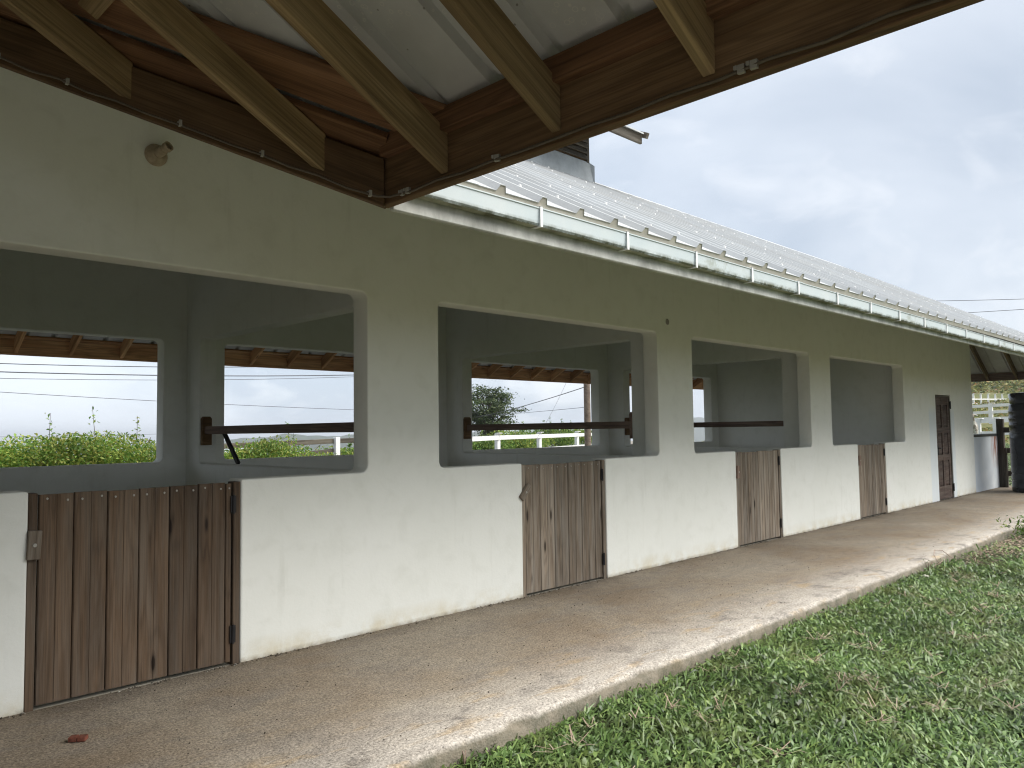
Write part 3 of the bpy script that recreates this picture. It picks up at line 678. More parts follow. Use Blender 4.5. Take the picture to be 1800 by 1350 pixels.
# wing far side: plain eave board, posts that carry the open wing
board('fascia_board', (WX, WE, 2.575), (WX, RY, 2.575), 0.045, 0.205, 'wood_fascia', ROOF)
board('ridge_board', (RX, WE, zE(RX)-0.26), (RX, 2.0, zE(RX)-0.26), 0.05, 0.22, 'wood_roof', ROOF)
for px, py in ((1.7, -8.7), (-6.1, -8.7), (-6.1, -4.4)):
    board('post', (px, py, -0.2), (px, py, 2.62), 0.14, 0.14, 'wood_post', B, upv=(0, 1, 0))
# timbers of the rear eave, seen through the windows
def zN(y): return 2.775 + (RY-y)*RT
xx = 2.60 - 0.635*13
while xx < 21.5:
    board('rafter', (xx, 4.25, zN(4.25)-DV), (xx, RY-0.025, zN(RY-0.025)-DV), 0.045, DP, 'wood_rear', ROOF, plumb=True); xx += 0.635
board('fascia_board', (WX, RY, 2.585), (HX, RY, 2.585), 0.045, 0.205, 'wood_rear', ROOF)
board('eave_purlin', (WX, RY-0.06, 2.80), (HX, RY-0.06, 2.80), 0.06, 0.028, 'wood_rear', ROOF, upv=(0, RT, 1))
board('eave_purlin', (WX, RY-0.95, zN(RY-0.95)+0.002), (HX-1, RY-0.95, zN(RY-0.95)+0.002), 0.08, 0.022, 'wood_rear', ROOF, upv=(0, RT, 1))
# timbers of the far hip end
def zH(x): return 2.775 + (HX-x)*RT
for k in range(-3, 10):
    yy = -0.43 + k*0.62
    r = min(yy-EY, RY-yy, 2.4)
    if r > 0.2: board('rafter', (HX-r, yy, zH(HX-r)-DV), (HX-0.025, yy, zH(HX-0.025)-DV), 0.045, DP, 'wood_roof', ROOF, plumb=True)
board('fascia_board', (HX, EY, 2.60), (HX, RY, 2.60), 0.045, 0.19, 'wood_bar', ROOF)
# front eave: hidden rafters, stained white fascia
xx = 2.6
while xx < 20.6:
    board('rafter', (xx, 0.0, 2.775+(0-EY)*RT-DV), (xx, EY+0.025, 2.79-DV), 0.045, DP, 'wood_roof', ROOF, plumb=True); xx += 0.62
board('fascia_board', (EX+0.028, EY+0.012, 2.565), (HX, EY+0.012, 2.565), 0.03, 0.205, 'fascia_white', ROOF)

# gutter with brackets
GS = -0.0042
def gutter_z(x): return 2.640 + GS*(x-3.06)
gp = [(a_*0.66, b_) for a_, b_ in [(0.0, 0.085), (0.0, 0.0), (-0.075, 0.0), (-0.088, 0.012), (-0.094, 0.088), (-0.102, 0.092), (-0.102, 0.098), (-0.090, 0.098), (-0.083, 0.016), (-0.072, 0.005), (-0.006, 0.005), (-0.006, 0.085)]]
segs = [(2.22, 6.18), (6.18, 10.02), (10.02, 13.9), (13.9, 17.9), (17.9, 22.25)]
def gutter_seg(name, x0, x1, grow, zoff):
    n = len(gp); vs = []
    cx = sum(p[0] for p in gp)/n; cz = 0.045
    for x in (x0, x1):
        for a, b in gp: vs.append((x-x0, cx+(a-cx)*grow, cz+(b-cz)*grow + GS*(x-x0)))
    fs = [(k, (k+1) % n, n+(k+1) % n, n+k) for k in range(n)] + [tuple(range(n-1, -1, -1)), tuple(range(n, 2*n))]
    o = mesh(name, vs, fs, 'gutter', ROOF); o.location = (x0, EY-0.006, gutter_z(x0)+zoff)
    o.data.materials.append(M['gutter_under']); o.data.polygons[1].material_index = 1
for x0, x1 in segs: gutter_seg('gutter', x0, x1-0.002, 1.0, 0)
for x0, x1 in segs[:-1]: gutter_seg('gutter_joint', x1-0.055, x1+0.055, 1.06, 0)
bm = bmesh.new()
for c_, s_ in (((0, -0.0705, 0.050), (0.020, 0.005, 0.108)), ((0, -0.036, -0.005), (0.020, 0.074, 0.005)), ((0, -0.062, 0.102), (0.020, 0.022, 0.005))):
    bm_box(bm, c_, s_)
br_me = bpy.data.meshes.new('gutter_bracket'); bm.to_mesh(br_me); bm.free(); br_me.materials.append(M['white_paint'])
x = 3.06
while x < 22.1:
    o = link('gutter_bracket', br_me, ROOF); o.location = (x, EY-0.006, gutter_z(x)); x += 0.772

# ridge vent
RV = bmesh.new(); bm_box(RV, (6.9, 2.03, 5.62), (3.44, 0.36, 0.62)); RV = from_bm('ridge_vent', RV, 'wood_fascia', B)
for z0, y_, zz in ((0, 1.80, 0),):
    bm = bmesh.new()
    prof = [(5.13, 1.775, 4.985), (8.71, 1.775, 4.985), (8.71, 1.775, 5.31), (8.655, 1.825, 5.36), (5.13, 1.825, 5.36)]
    v = [bm.verts.new(p) for p in prof]; bm.faces.new(v)
    e = [bm.verts.new(p) for p in ((8.71, 2.29, 4.985), (8.71, 2.29, 5.31), (8.655, 2.24, 5.36))]
    bm.faces.new((v[1], e[0], e[1], v[2])); bm.faces.new((v[2], e[1], e[2], v[3]))
    from_bm('flashing', bm, 'flashing', RV)
for k in range(5):
    z = 5.38 + k*0.085; board('louver_slat', (5.2, 1.80, z), (8.60, 1.80, z), 0.018, 0.10, 'wood_post', RV, upv=(0, 0.5, 1))
board('corner_post', (8.625, 1.815, 5.35), (8.625, 1.815, 5.92), 0.05, 0.05, 'wood_post', RV, upv=(0, 1, 0))
vs = []
for x in (5.0, 8.98):
    for yy, zz in ((1.10, 5.66), (2.03, 6.10), (2.96, 5.66)): vs.append((x, yy, zz))
vs += [(a, b, c+0.02) for a, b, c in vs]
mesh('vent_roof', vs, [(0, 3, 4, 1), (1, 4, 5, 2), (6, 7, 10, 9), (7, 8, 11, 10), (0, 1, 7, 6), (1, 2, 8, 7), (3, 9, 10, 4), (4, 10, 11, 5), (0, 6, 9, 3), (2, 5, 11, 8)], 'roof_white', RV)
board('vent_fascia', (5.0, 1.16, 5.535), (8.99, 1.16, 5.535), 0.04, 0.14, 'wood_post', RV)
board('vent_fascia', (5.0, 2.90, 5.535), (8.99, 2.90, 5.535), 0.04, 0.14, 'wood_post', RV)
board('vent_batten', (9.02, 1.08, 5.60), (9.02, 2.03, 6.04), 0.05, 0.08, 'wood_post', RV)

# cable with clips under the wing fascia and valley beam
def sag(a, b, n, amp):
    a, b = Vector(a), Vector(b); return [a.lerp(b, i/n) + Vector((0, 0, -amp*abs(math.sin(i*1.7)))) + Vector((random.uniform(-.002, .002),)*3) for i in range(n+1)]
ca = Vector((EX-0.035, EY-0.06, 2.60)); cpath = list(reversed(sag(ca, (EX-0.035, -8.9, 2.60), 40, 0.012))) + sag(ca + Vector((-0.05, 0.03, 0.0)), ca + Vector((-0.05, 0.03, 0.0)) + vd*2.2, 24, 0.014)
cab = tube('eave_cable', cpath, 0.0055, 'cable'); props(cab, 'thin dusty cable clipped along the porch eave timbers', 'cable')
bm = bmesh.new(); bm_box(bm, (0, 0, 0), (0.012, 0.022, 0.026)); bm_box(bm, (-0.006, 0.016, 0.006), (0.008, 0.010, 0.012)); clip_me = bpy.data.meshes.new('cable_clip'); bm.to_mesh(clip_me); bm.free(); clip_me.materials.append(M['white_plastic'])
for p in [Vector((EX-0.033, yv, 2.598)) for yv in (-2.42, -2.46, -3.02, -4.05, -4.09, -4.9)] + [ca + Vector((-0.05, 0.03, 0.0)) + vd*s for s in (0.02, 0.36, 0.62, 0.98, 1.2)]:
    o = link('cable_clip', clip_me, cab); o.location = p; o.rotation_euler = (0, 0, random.uniform(-.3, .3))

# lamp holder on the wall
LH = empty('lamp_holder', (1.93, 0.0, 3.36)); props(LH, 'old yellowed round bulb holder without bulb high on wall', 'lamp holder')
Rx = Matrix.Rotation(RAD(90), 4, 'X')
o = lathe('base', [(0.072, 0.0), (0.072, 0.012), (0.060, 0.030), (0.034, 0.042), (0.030, 0.048)], 'lamp', LH, 28); o.rotation_euler = (RAD(90), 0, 0)
o = lathe('socket', [(0.030, 0.0), (0.031, 0.055), (0.027, 0.06), (0.027, 0.075), (0.033, 0.078), (0.033, 0.105), (0.025, 0.105), (0.022, 0.06)], 'lamp', LH, 24); o.rotation_euler = (RAD(68), 0, RAD(22)); o.location = (0, -0.035, 0)
o = lathe('wall_spot', [(0.035, 0.0), (0.035, 0.004)], 'stone', None, 12); o.rotation_euler = (RAD(90), 0, 0); o.location = (7.78, 0.0, 2.79); props(o, 'small grey blanking plate on wall right of second opening', 'wall plate'); o.name = 'wall_plate'
o.data.materials[0] = M['road_wall']

# broken brick on the walkway
bm = bmesh.new(); bm_box(bm, (-0.022, 0, 0.012), (0.040, 0.045, 0.024)); bm_box(bm, (0.021, 0.001, 0.0115), (0.041, 0.044, 0.023)); bmesh.ops.bevel(bm, geom=bm.edges[:], offset=0.003, segments=1, affect='EDGES')
o = from_bm('brick_chip', bm, 'brick'); o.location = (1.33, -0.68, 0.002); o.rotation_euler = (0, 0, RAD(-38)); props(o, 'small red brick chip lying on the walkway by the first door', 'brick chip')

# ------------------------------------------------------------------ things at the far end
LW = slab('low_wall', [[(20.01, -0.2), (22.06, -0.2), (22.06, 1.245), (20.01, 1.245)]], 0.16, 'lowplaster', None, Matrix.Translation((0, 0.09, 0)) @ XZ, 0.008)
props(LW, 'low bluish white wall with rust stains beyond the building corner', 'wall')
board('top_rail', (20.01, 0.09, 1.248), (22.06, 0.09, 1.248), 0.19, 0.055, 'black', LW)
WF = empty('wooden_fence', (22.0, -0.12, 0)); props(WF, 'dark weathered timber post and rail fence beside the water tank', 'fence')
def part_board(name, p0, p1, w, h, mat, root, **k):
    o = board(name, p0, p1, w, h, mat, None, **k); m_ = o.matrix_basis.copy(); o.parent = root; o.matrix_basis = Matrix.Translation(-root.location) @ m_; return o
part_board('post', (22.10, -0.12, -0.3), (22.10, -0.12, 1.66), 0.15, 0.15, 'wood_post', WF, upv=(0, 1, 0), bev=0.012)
part_board('post', (22.10, -2.45, -0.3), (22.10, -2.45, 1.62), 0.15, 0.15, 'wood_post', WF, upv=(0, 1, 0), bev=0.012)
part_board('brace', (22.02, -0.18, -0.3), (22.02, -0.18, 0.95), 0.07, 0.05, 'wood_post', WF, upv=(0, 1, 0))
for z in (0.27, 0.82, 1.32): part_board('rail', (22.06, -0.02, z), (22.06, -2.5, z+0.01), 0.045, 0.13, 'wood_post', WF)
# ribbed water tank
pr = [(0.58, 0.0), (0.60, 0.03)]
z = 0.08
while z < 1.80:
    pr += [(0.60, z), (0.605, z+0.012), (0.605, z+0.05), (0.60, z+0.062)] if (round(z*100) % 3) else [(0.60, z), (0.585, z+0.012), (0.585, z+0.03), (0.60, z+0.045)]
    z += 0.155
pr += [(0.60, 1.86), (0.585, 1.95), (0.53, 2.03), (0.50, 2.05)]
TK = empty('water_tank', (20.95, -1.10, -0.002)); props(TK, 'tall black ribbed plastic water tank at the end of the walkway', 'water tank')
lathe('tank_body', pr, 'tank', TK, 48, 40)
o = lathe('lid', [(0.56, 1.99), (0.575, 2.02), (0.575, 2.20), (0.55, 2.23), (0.2, 2.26)], 'tank', TK, 40, 40)
bm = bmesh.new(); bm_box(bm, (-0.50, -0.32, 1.93), (0.05, 0.05, 0.16)); from_bm('lifting_lug', bm, 'tank', TK)

# white fences
def white_fence(label, posts, rails, h, pw, name='white_fence', rail_h=0.13):
    """posts: list of (x,y,z ground); rails: heights"""
    base = Vector(posts[0]); F = empty(name, base); props(F, label, 'fence', 'white post and rail fences')
    for x, y_, z_ in posts:
        part_board('post', (x, y_, z_-0.3), (x, y_, z_+h), pw, pw, 'white_paint', F, upv=(0, 1, 0), bev=0.008)
        o = part_board('post_cap', (x-pw*0.62, y_+0, z_+h), (x+pw*0.62, y_+0, z_+h), pw*1.24, 0.03, 'white_paint', F, bev=0.01)
    for (a, b) in zip(posts, posts[1:]):
        d = (Vector(b)-Vector(a)); n_ = Vector((d.y, -d.x, 0)).normalized()*(pw*0.5+0.0)*0
        for rz in rails:
            part_board('rail', Vector(a)+Vector((0, 0, rz-rail_h/2)), Vector(b)+Vector((0, 0, rz-rail_h/2)), 0.045, rail_h, 'white_paint', F)
def gpt(x, y): return (x, y, float(gz(x, y)))
# behind the stable: along the road (ground there sits a little under the floor)
bx = [16.4, 20.28, 24.27, 28.93, 33.2, 37.5]
white_fence('white fence along the lane behind the stable, seen through the windows', [(x, 12+0.4*(x-11), float(gz(x, 12+0.4*(x-11)))+(0.0 if x < 18 else 0.03)) for x in bx], (0.80, 1.37), 1.52, 0.16, rail_h=0.16)
rw = mesh('lane_wall', [], []); bpy.data.objects.remove(rw)
OF = empty('old_fence', (11.0, 12.0, -0.13)); props(OF, 'lone white post with sagging brown rails in the second back window', 'fence')
part_board('post', (11.0, 12.0, -0.5), (11.0, 12.0, 1.43), 0.13, 0.13, 'white_paint', OF, upv=(0, 1, 0), bev=0.008)
part_board('rail', (7.6, 12.12, 1.20), (11.0, 12.12, 1.27), 0.04, 0.12, 'wood_post', OF); part_board('rail', (11.0, 12.12, 1.27), (14.6, 12.4, 1.31), 0.04, 0.12, 'wood_post', OF)
part_board('rail', (8.6, 12.12, 0.86), (11.0, 12.12, 1.06), 0.04, 0.09, 'wood_post', OF); part_board('post', (7.6, 12.0, -0.5), (7.6, 12.0, 1.30), 0.12, 0.12, 'wood_post', OF, upv=(0, 1, 0)); part_board('post', (14.6, 12.3, -0.5), (14.6, 12.3, 1.40), 0.12, 0.12, 'wood_post', OF, upv=(0, 1, 0))
bm = bmesh.new(); dvec = Vector((1, 0.4, 0)).normalized(); ang = math.atan2(0.4, 1)
bm_box(bm, (0, 0, 0.40), (44, 0.2, 1.05)); o = from_bm('lane_wall', bm, 'road_wall'); o.location = (28, 19.9, -0.2); o.rotation_euler = (0, 0, ang); props(o, 'low grey roadside wall behind the white lane fence', 'wall')
# paddock fences on the hillside
white_fence('nearest white paddock fence just beyond the low wall', [(33.6, 4.9, .70), (33.2, 3.15, .66), (33.0, 2.55, .66), (33.2, 1.9, .70), (32.6, -0.4, .66)], (0.52, 0.98), 1.06, 0.15, rail_h=0.15)
white_fence('middle white paddock fence with three rails on the slope', [(52.4, 11.0, 1.42), (52, 7.2, 1.55), (51.4, 3.2, 1.62), (51, -1, 1.7)], (0.28, 0.66, 1.04), 1.16, 0.2, rail_h=0.17)
white_fence('far white fence with close posts high on the hillside', [(86+2.2*k*0.8, 21.2-k*0.62+2.2*k*0.19*0.8, 3.15+0.02*k) for k in range(-3, 13)], (0.42, 0.95), 1.55, 0.17, rail_h=0.13)

# goat looking over from the paddock
def goat(loc, rz):
    me = bpy.data.meshes.new('goat'); o = link('goat', me, None)
    J = [(0, 0, .78, .16), (.22, 0, .80, .17), (.45, 0, .80, .18), (.62, 0, .90, .12), (.72, 0, 1.06, .085), (.80, 0, 1.14, .075), (.92, 0, 1.07, .05), (.98, 0, 1.03, .035),
         (.03, .10, .60, .085), (-.02, .10, .40, .045), (-.06, .10, .22, .032), (-.03, .10, .0, .035), (.03, -.10, .60, .085), (-.02, -.10, .40, .045), (-.06, -.10, .22, .032), (-.03, -.10, .0, .035),
         (.50, .10, .58, .07), (.51, .10, .32, .038), (.50, .10, .0, .034), (.50, -.10, .58, .07), (.51, -.10, .32, .038), (.50, -.10, .0, .034),
         (.76, .09, 1.17, .03), (.75, .19, 1.12, .022), (.76, -.09, 1.17, .03), (.75, -.19, 1.12, .022), (-.12, 0, .86, .03), (-.17, 0, .78, .02)]
    Ed = [(0, 1), (1, 2), (2, 3), (3, 4), (4, 5), (5, 6), (6, 7), (0, 8), (8, 9), (9, 10), (10, 11), (0, 12), (12, 13), (13, 14), (14, 15), (2, 16), (16, 17), (17, 18), (2, 19), (19, 20), (20, 21), (5, 22), (22, 23), (5, 24), (24, 25), (0, 26), (26, 27)]
    me.from_pydata([j[:3] for j in J], Ed, [])
    sk = o.modifiers.new('skin', 'SKIN'); o.modifiers.new('sub', 'SUBSURF').levels = 1; o.modifiers['sub'].render_levels = 1
    for v, j in zip(me.skin_vertices[0].data, J): v.radius = (j[3], j[3])
    me.skin_vertices[0].data[1].use_root = True
    dg = bpy.context.evaluated_depsgraph_get(); m2 = bpy.data.meshes.new_from_object(o.evaluated_get(dg)); o.modifiers.clear(); o.data = m2
    m2.materials.clear(); m2.materials.append(M['goat']); m2.polygons.foreach_set('use_smooth', [True]*len(m2.polygons))
    o.location = loc; o.rotation_euler = (0, 0, rz)
    for s in (-1, 1):
        h = tube('horn', [(.77, s*.035, 1.19), (.73, s*.05, 1.26), (.67, s*.065, 1.29)], .012, 'wood_post', o, 6, [.014, .011, .004])
    return props(o, 'small white and grey goat facing the stable from the paddock', 'goat')
goat((31.6, 3.0, 0.70), RAD(180+12))

# ------------------------------------------------------------------ plants
def leaf_mesh(name, P, size, mat, parent=None, flat=0.0, aspect=0.5, shape='leaf'):
    """P: n x 3 leaf positions; each leaf is a folded 2-quad blade"""
    n = len(P); size = np.broadcast_to(np.asarray(size, float), (n,))
    d = rng.normal(size=(n, 3)); d[:, 2] *= (1-flat); d /= np.linalg.norm(d, axis=1, keepdims=True)
    up_ = rng.normal(size=(n, 3))*0.7 + np.array([0, 0, 1.0]); s = np.cross(d, up_); s /= np.linalg.norm(s, axis=1, keepdims=True)+1e-9
    nn = np.cross(s, d)
    L = size[:, None]; w = L*aspect*0.5
    a = P - d*L*0.5; e = P + d*L*0.5 - nn*L*0.12; l_ = P + s*w + nn*L*0.08 - d*L*0.05; r_ = P - s*w + nn*L*0.08 - d*L*0.05
    V = np.stack([a, l_, e, r_], 1).reshape(-1, 3); idx = np.arange(n)*4
    F = np.stack([np.stack([idx, idx+1, idx+2], 1), np.stack([idx, idx+2, idx+3], 1)], 1).reshape(-1, 3)
    return tri_mesh(name, V, F, mat, parent)
def tri_mesh(name, V, F, mat, parent=None):
    me = bpy.data.meshes.new(name); me.vertices.add(len(V)); me.vertices.foreach_set('co', np.ascontiguousarray(V, dtype=np.float32).ravel())
    me.loops.add(len(F)*3); me.loops.foreach_set('vertex_index', np.ascontiguousarray(F, dtype=np.int32).ravel())
    me.polygons.add(len(F)); me.polygons.foreach_set('loop_start', np.arange(len(F), dtype=np.int32)*3); me.polygons.foreach_set('loop_total', np.full(len(F), 3, dtype=np.int32))
    me.update(); me.validate(); return link(name, me, parent, mat)
def lobes(center, size, k, seed):
    r = np.random.default_rng(seed); c = []
    for i in range(k):
        v = r.normal(size=3); v /= np.linalg.norm(v); v[2] = abs(v[2])*0.9-0.15
        rad_ = r.uniform(0.25, 0.45); c.append((np.array(center)+v*np.array(size)*r.uniform(0.35, 0.8), rad_*np.array(size)*r.uniform(0.8, 1.2)))
    return c
def bush(name, label, base, size, n, leaf, mat, seed, cat='bush', group=None, spikes=6):
    r = np.random.default_rng(seed); T = empty(name, base); props(T, label, cat, group)
    cs = lobes((0, 0, size[2]*0.5), (size[0], size[1], size[2]*0.55), 16, seed); P = []
    for c_, s_ in cs:
        m = n//16; v = r.normal(size=(m, 3)); v /= np.linalg.norm(v, axis=1, keepdims=True); P.append(c_ + v*s_*(r.uniform(0.25, 1, (m, 1))**0.45))
    m = n//3; q = r.uniform(-1, 1, (m, 3)); q[:, 2] = r.uniform(0, 0.75, m); P.append(q*np.array([size[0]*0.95, size[1]*0.8, size[2]]))
    for k in range(spikes):
        b = np.array([r.uniform(-.8, .8)*size[0], r.uniform(-.4, .4)*size[1], size[2]*0.8]); t = b + np.array([r.uniform(-.15, .15), 0, size[2]*r.uniform(0.22, 0.42)])
        b[2] -= size[2]*0.25; P.append(b + (t-b)*r.uniform(0.2, 1, (34, 1)) + r.normal(size=(34, 3))*0.035); tube('stem', [b, (b+t)/2+r.normal(size=3)*0.01, t], 0.006, 'bark', T, 4, [0.008, 0.006, 0.003])
    P = np.concatenate(P); P[:, 2] = np.maximum(P[:, 2], 0.03)
    leaf_mesh('foliage', P, r.uniform(0.65, 1.3, len(P))*leaf, mat, T)
    for k in range(7):
        a = np.array([r.uniform(-.5, .5)*size[0], r.uniform(-.3, .3)*size[1], -0.3]); b = np.array([r.uniform(-.85, .85)*size[0], r.uniform(-.5, .5)*size[1], size[2]*0.85])
        tube('stem', [a, (a*0.6+b*0.4)+r.normal(size=3)*0.05, b], 0.02, 'bark', T, 5, [0.025, 0.018, 0.006])
    return T
bush('leafy_bush', 'dense yellow green bush filling the bottom of the nearest back window', (4.3, 10.2, -0.13), (3.3, 1.0, 1.92), 32000, 0.07, 'bush', 3)
bush('leafy_bush', 'yellow green bush below the bar in the second back window', (8.25, 10.6, -0.13), (1.6, 0.8, 1.66), 11000, 0.07, 'bush', 5, spikes=3)
bush('leafy_bush', 'sparse pale shrub left of the roof in the second back window', (8.2, 16.2, -0.2), (0.8, 0.6, 1.42), 1500, 0.08, 'bush', 8, spikes=4)
bush('leafy_bush', 'bright bush behind the lone white fence post', (12.7, 14.6, -0.2), (1.4, 0.7, 1.40), 4500, 0.08, 'bush', 9, spikes=1)
for i, (x, y_, w, h, mt, lb) in enumerate([(21.2, 21.0, 2.4, 1.75, 'bush2', 'dark bush under the small tree behind the lane fence'), (25.2, 22.6, 2.6, 1.62, 'bush2', 'rounded bush between the first two fence posts behind the lane'), (29.5, 24.2, 2.7, 1.85, 'bush', 'bright yellow green bush between the lane fence posts'), (34.2, 26.2, 3.0, 2.1, 'bush2', 'tall bush beside the utility pole'), (39.5, 28.6, 3.0, 2.1, 'bush', 'bush seen through the narrow gap in the third stall'), (16.8, 18.8, 2.2, 1.35, 'bush2', 'low bush hidden mostly by the stall pier')]):
    bush('hedge_bush', lb, (x, y_, float(gz(x, y_))-0.05), (w, 1.3, h), 6500, 0.12, mt, 20+i, spikes=3, group='bushes behind the lane')
def tree(base, H, spread, seed, label):
    r = np.random.default_rng(seed); T = empty('tree', base); props(T, label, 'tree')
    tube('trunk', [(0, 0, -0.3), (0.05, 0, H*0.25), (0.0, 0.05, H*0.5), (0.08, 0, H*0.75)], 0.1, 'bark', T, 8, [0.17, 0.13, 0.09, 0.05])
    P = []
    for k in range(36):
        an = r.uniform(0, 2*math.pi); hh = r.uniform(0.36, 0.97)*H; rad_ = spread*math.sqrt(max(0.05, 1-((hh/H-0.55)/0.5)**2))*r.uniform(0.35, 1.0)
        tip = np.array([math.cos(an)*rad_, math.sin(an)*rad_, hh]); st = np.array([0.03, 0.02, hh*0.62])
        tube('limb', [st, (st+tip)/2+np.array([0, 0, 0.10]), tip], 0.03, 'bark', T, 5, [0.055, 0.035, 0.012])
        for c_ in (tip, st*0.35+tip*0.65, tip + r.normal(size=3)*0.3):
            m = 75; v = r.normal(size=(m, 3))*np.array([0.27, 0.27, 0.085]); P.append(c_+v)
    P = np.concatenate(P)
    leaf_mesh('crown', P, r.uniform(0.7, 1.3, len(P))*0.16, 'treeleaf', T, flat=0.5)
tree((33.2, 29.8, float(gz(33.2, 29.8))), 4.35, 1.65, 4, 'small flat-layered tree standing behind the white lane fence')

# hillside scrub: one uncountable mass
n = 26000; hx = 30 + 190*rng.uniform(0, 1, n)**1.7; a_ = rng.uniform(-0.10, 0.42, n); hy = -5.1 + hx*a_
keep = np.array([mnoise.noise(Vector((x*0.07, y_*0.09, 4.0))) for x, y_ in zip(hx, hy)]) > -0.28 + 0.30*(hx < 85)
keep &= ~((hx < 42) & (rng.uniform(0, 1, n) < 0.75))
hx, hy = hx[keep], hy[keep]; sc_ = np.interp(hx, [30, 60, 105, 130, 220], [0.14, 0.22, 0.45, 1.1, 1.6])
Ps = []; Sz = []
for rep in range(5):
    m = rng.normal(size=(len(hx), 3))*np.array([1, 1, 0.35])*sc_[:, None]*0.8
    q = np.stack([hx, hy, gz(hx, hy)], 1) + m; q[:, 2] = np.maximum(q[:, 2], gz(q[:, 0], q[:, 1])+0.02); Ps.append(q); Sz.append(sc_*rng.uniform(0.6, 1.3, len(hx))*0.75)
props(leaf_mesh('hillside_scrub', np.concatenate(Ps), np.concatenate(Sz), 'scrub', None, 0.2, 0.7), 'yellow green scrub covering the hillside paddocks', 'scrub', kind='stuff')

# lawn: broad leaves and blades in one mat
def lawn():
    Vs = []; Fs = []; off = 0
    zones = [(1.2, 9.5, -6.2, -2.115, 5200, 1.0), (9.5, 16, -6.5, -2.115, 2000, 1.35), (16, 34, -8, -2.115, 260, 2.4), (22.7, 34, -2.1, 6, 260, 2.4), (-7, 4, -10.5, -6.2, 160, 2.0), (4, 12, -11, -6.2, 300, 2.0)]
    for x0, x1, y0, y1, dens, sc in zones:
        n = int((x1-x0)*(y1-y0)*dens); x = rng.uniform(x0, x1, n); y_ = rng.uniform(y0, y1, n)
        # bare, littered strip by the kerb further along
        bare = (np.abs(x-12.0) < 1.7) & (y_ > -2.75) & (rng.uniform(0, 1, n) < 0.85)
        dens_n = np.array([mnoise.noise(Vector((a*1.1, b*1.1, 0))) for a, b in zip(x, y_)])
        k = ~bare & (rng.uniform(-0.9, 0.6, n) < dens_n+0.35); x, y_ = x[k], y_[k]; dn = dens_n[k]; n = len(x)
        g = gz(x, y_); kind = rng.uniform(0, 1, n) < 0.20
        # broad leaf: 5-point ovate, tilted
        for which in (True, False):
            i = np.where(kind == which)[0]; m = len(i)
            az = rng.normal(0.55, 0.75, m) + 1.2*dn[i]; h = rng.uniform(0.008, 0.055, m)*(1+dn[i])*min(sc, 1.4)
            if which: L = rng.uniform(0.022, 0.052, m)*sc; w = L*rng.uniform(0.26, 0.55, m); el = rng.uniform(-0.1, 0.75, m)
            else: L = rng.uniform(0.05, 0.145, m)*min(sc, 1.7); w = rng.uniform(0.0055, 0.0125, m)*sc; el = np.abs(rng.normal(0.0, 0.33, m))
            d = np.stack([np.cos(az)*np.cos(el), np.sin(az)*np.cos(el), np.sin(el)], 1); s = np.stack([-np.sin(az), np.cos(az), rng.normal(0, .35, m)], 1)
            b = np.stack([x[i], y_[i], g[i]+(h if which else h*0.62)], 1); Lc = L[:, None]; wc = w[:, None]; dz = np.zeros((m, 3)); dz[:, 2] = 1
            if which:
                pts_ = [b, b+d*Lc*.32+s*wc*.46+dz*Lc*.06, b+d*Lc*.72+s*wc*.36+dz*Lc*.02, b+d*Lc-dz*Lc*.14, b+d*Lc*.72-s*wc*.36+dz*Lc*.02, b+d*Lc*.32-s*wc*.46+dz*Lc*.06]
                tri = [(0, 1, 5), (1, 2, 5), (2, 4, 5), (2, 3, 4)]
            else:
                pts_ = [b-s*wc*.5, b+s*wc*.5, b+d*Lc*.55-s*wc*.45, b+d*Lc*.55+s*wc*.45, b+d*Lc-dz*(Lc*rng.uniform(.12, .5, (m, 1)))]
                tri = [(0, 1, 3), (0, 3, 2), (2, 3, 4)]
            V = np.stack(pts_, 1).reshape(-1, 3); q = len(pts_); base = np.arange(m)[:, None]*q
            F = (base[:, None, :] + np.array(tri)[None, :, :]).reshape(-1, 3)+off; Vs.append(V); Fs.append(F); off += len(V)
    o = tri_mesh('grass', np.concatenate(Vs), np.concatenate(Fs), 'grass'); props(o, 'green lawn of creeping broad leaves and grass blades', 'grass', kind='stuff')
lawn()
def sprigs():
    Vs = []; Fs = []; off = 0
    n = 240; cx = rng.uniform(2.4, 15, n); cy = rng.uniform(-5.2, -2.25, n)
    for x, y_ in zip(cx, cy):
        for k in range(rng.integers(5, 12)):
            az = rng.uniform(0, 6.28); el = rng.uniform(0.0, 0.7); L = rng.uniform(0.04, 0.11); w = 0.0026
            d = np.array([math.cos(az)*math.cos(el), math.sin(az)*math.cos(el), math.sin(el)]); s = np.array([-math.sin(az), math.cos(az), 0]); b = np.array([x, y_, -0.070])+rng.normal(size=3)*np.array([.012, .012, .006])
            e = b+d*L; e2 = e + np.array([math.cos(az+.5), math.sin(az+.5), -0.3])*L*0.4
            Vs.append(np.array([b-s*w, b+s*w, e+s*w, e-s*w, e2+s*w*.5])); Fs.append(np.array([(0, 1, 2), (0, 2, 3), (3, 2, 4)])+off); off += 5
    # dry litter beside the kerb
    for k in range(1500):
        x = rng.normal(12.2, 0.95); y_ = -2.15-abs(rng.normal(0, .28)); az = rng.uniform(0, 6.28); L = rng.uniform(.02, .06); d = np.array([math.cos(az), math.sin(az), rng.uniform(-.1, .3)]); s = np.array([-math.sin(az), math.cos(az), rng.uniform(-.3, .3)])*L*.22
        b = np.array([x, y_, -0.115+rng.uniform(0, .03)]); Vs.append(np.array([b-s*.3, b+d*L*.5+s, b+d*L, b+d*L*.5-s])); Fs.append(np.array([(0, 1, 2), (0, 2, 3)])+off); off += 4
    props(tri_mesh('dry_grass', np.concatenate(Vs), np.concatenate(Fs), 'drygrass'), 'dry tan sprigs and leaf litter scattered in the lawn', 'dry grass', kind='stuff')
sprigs()
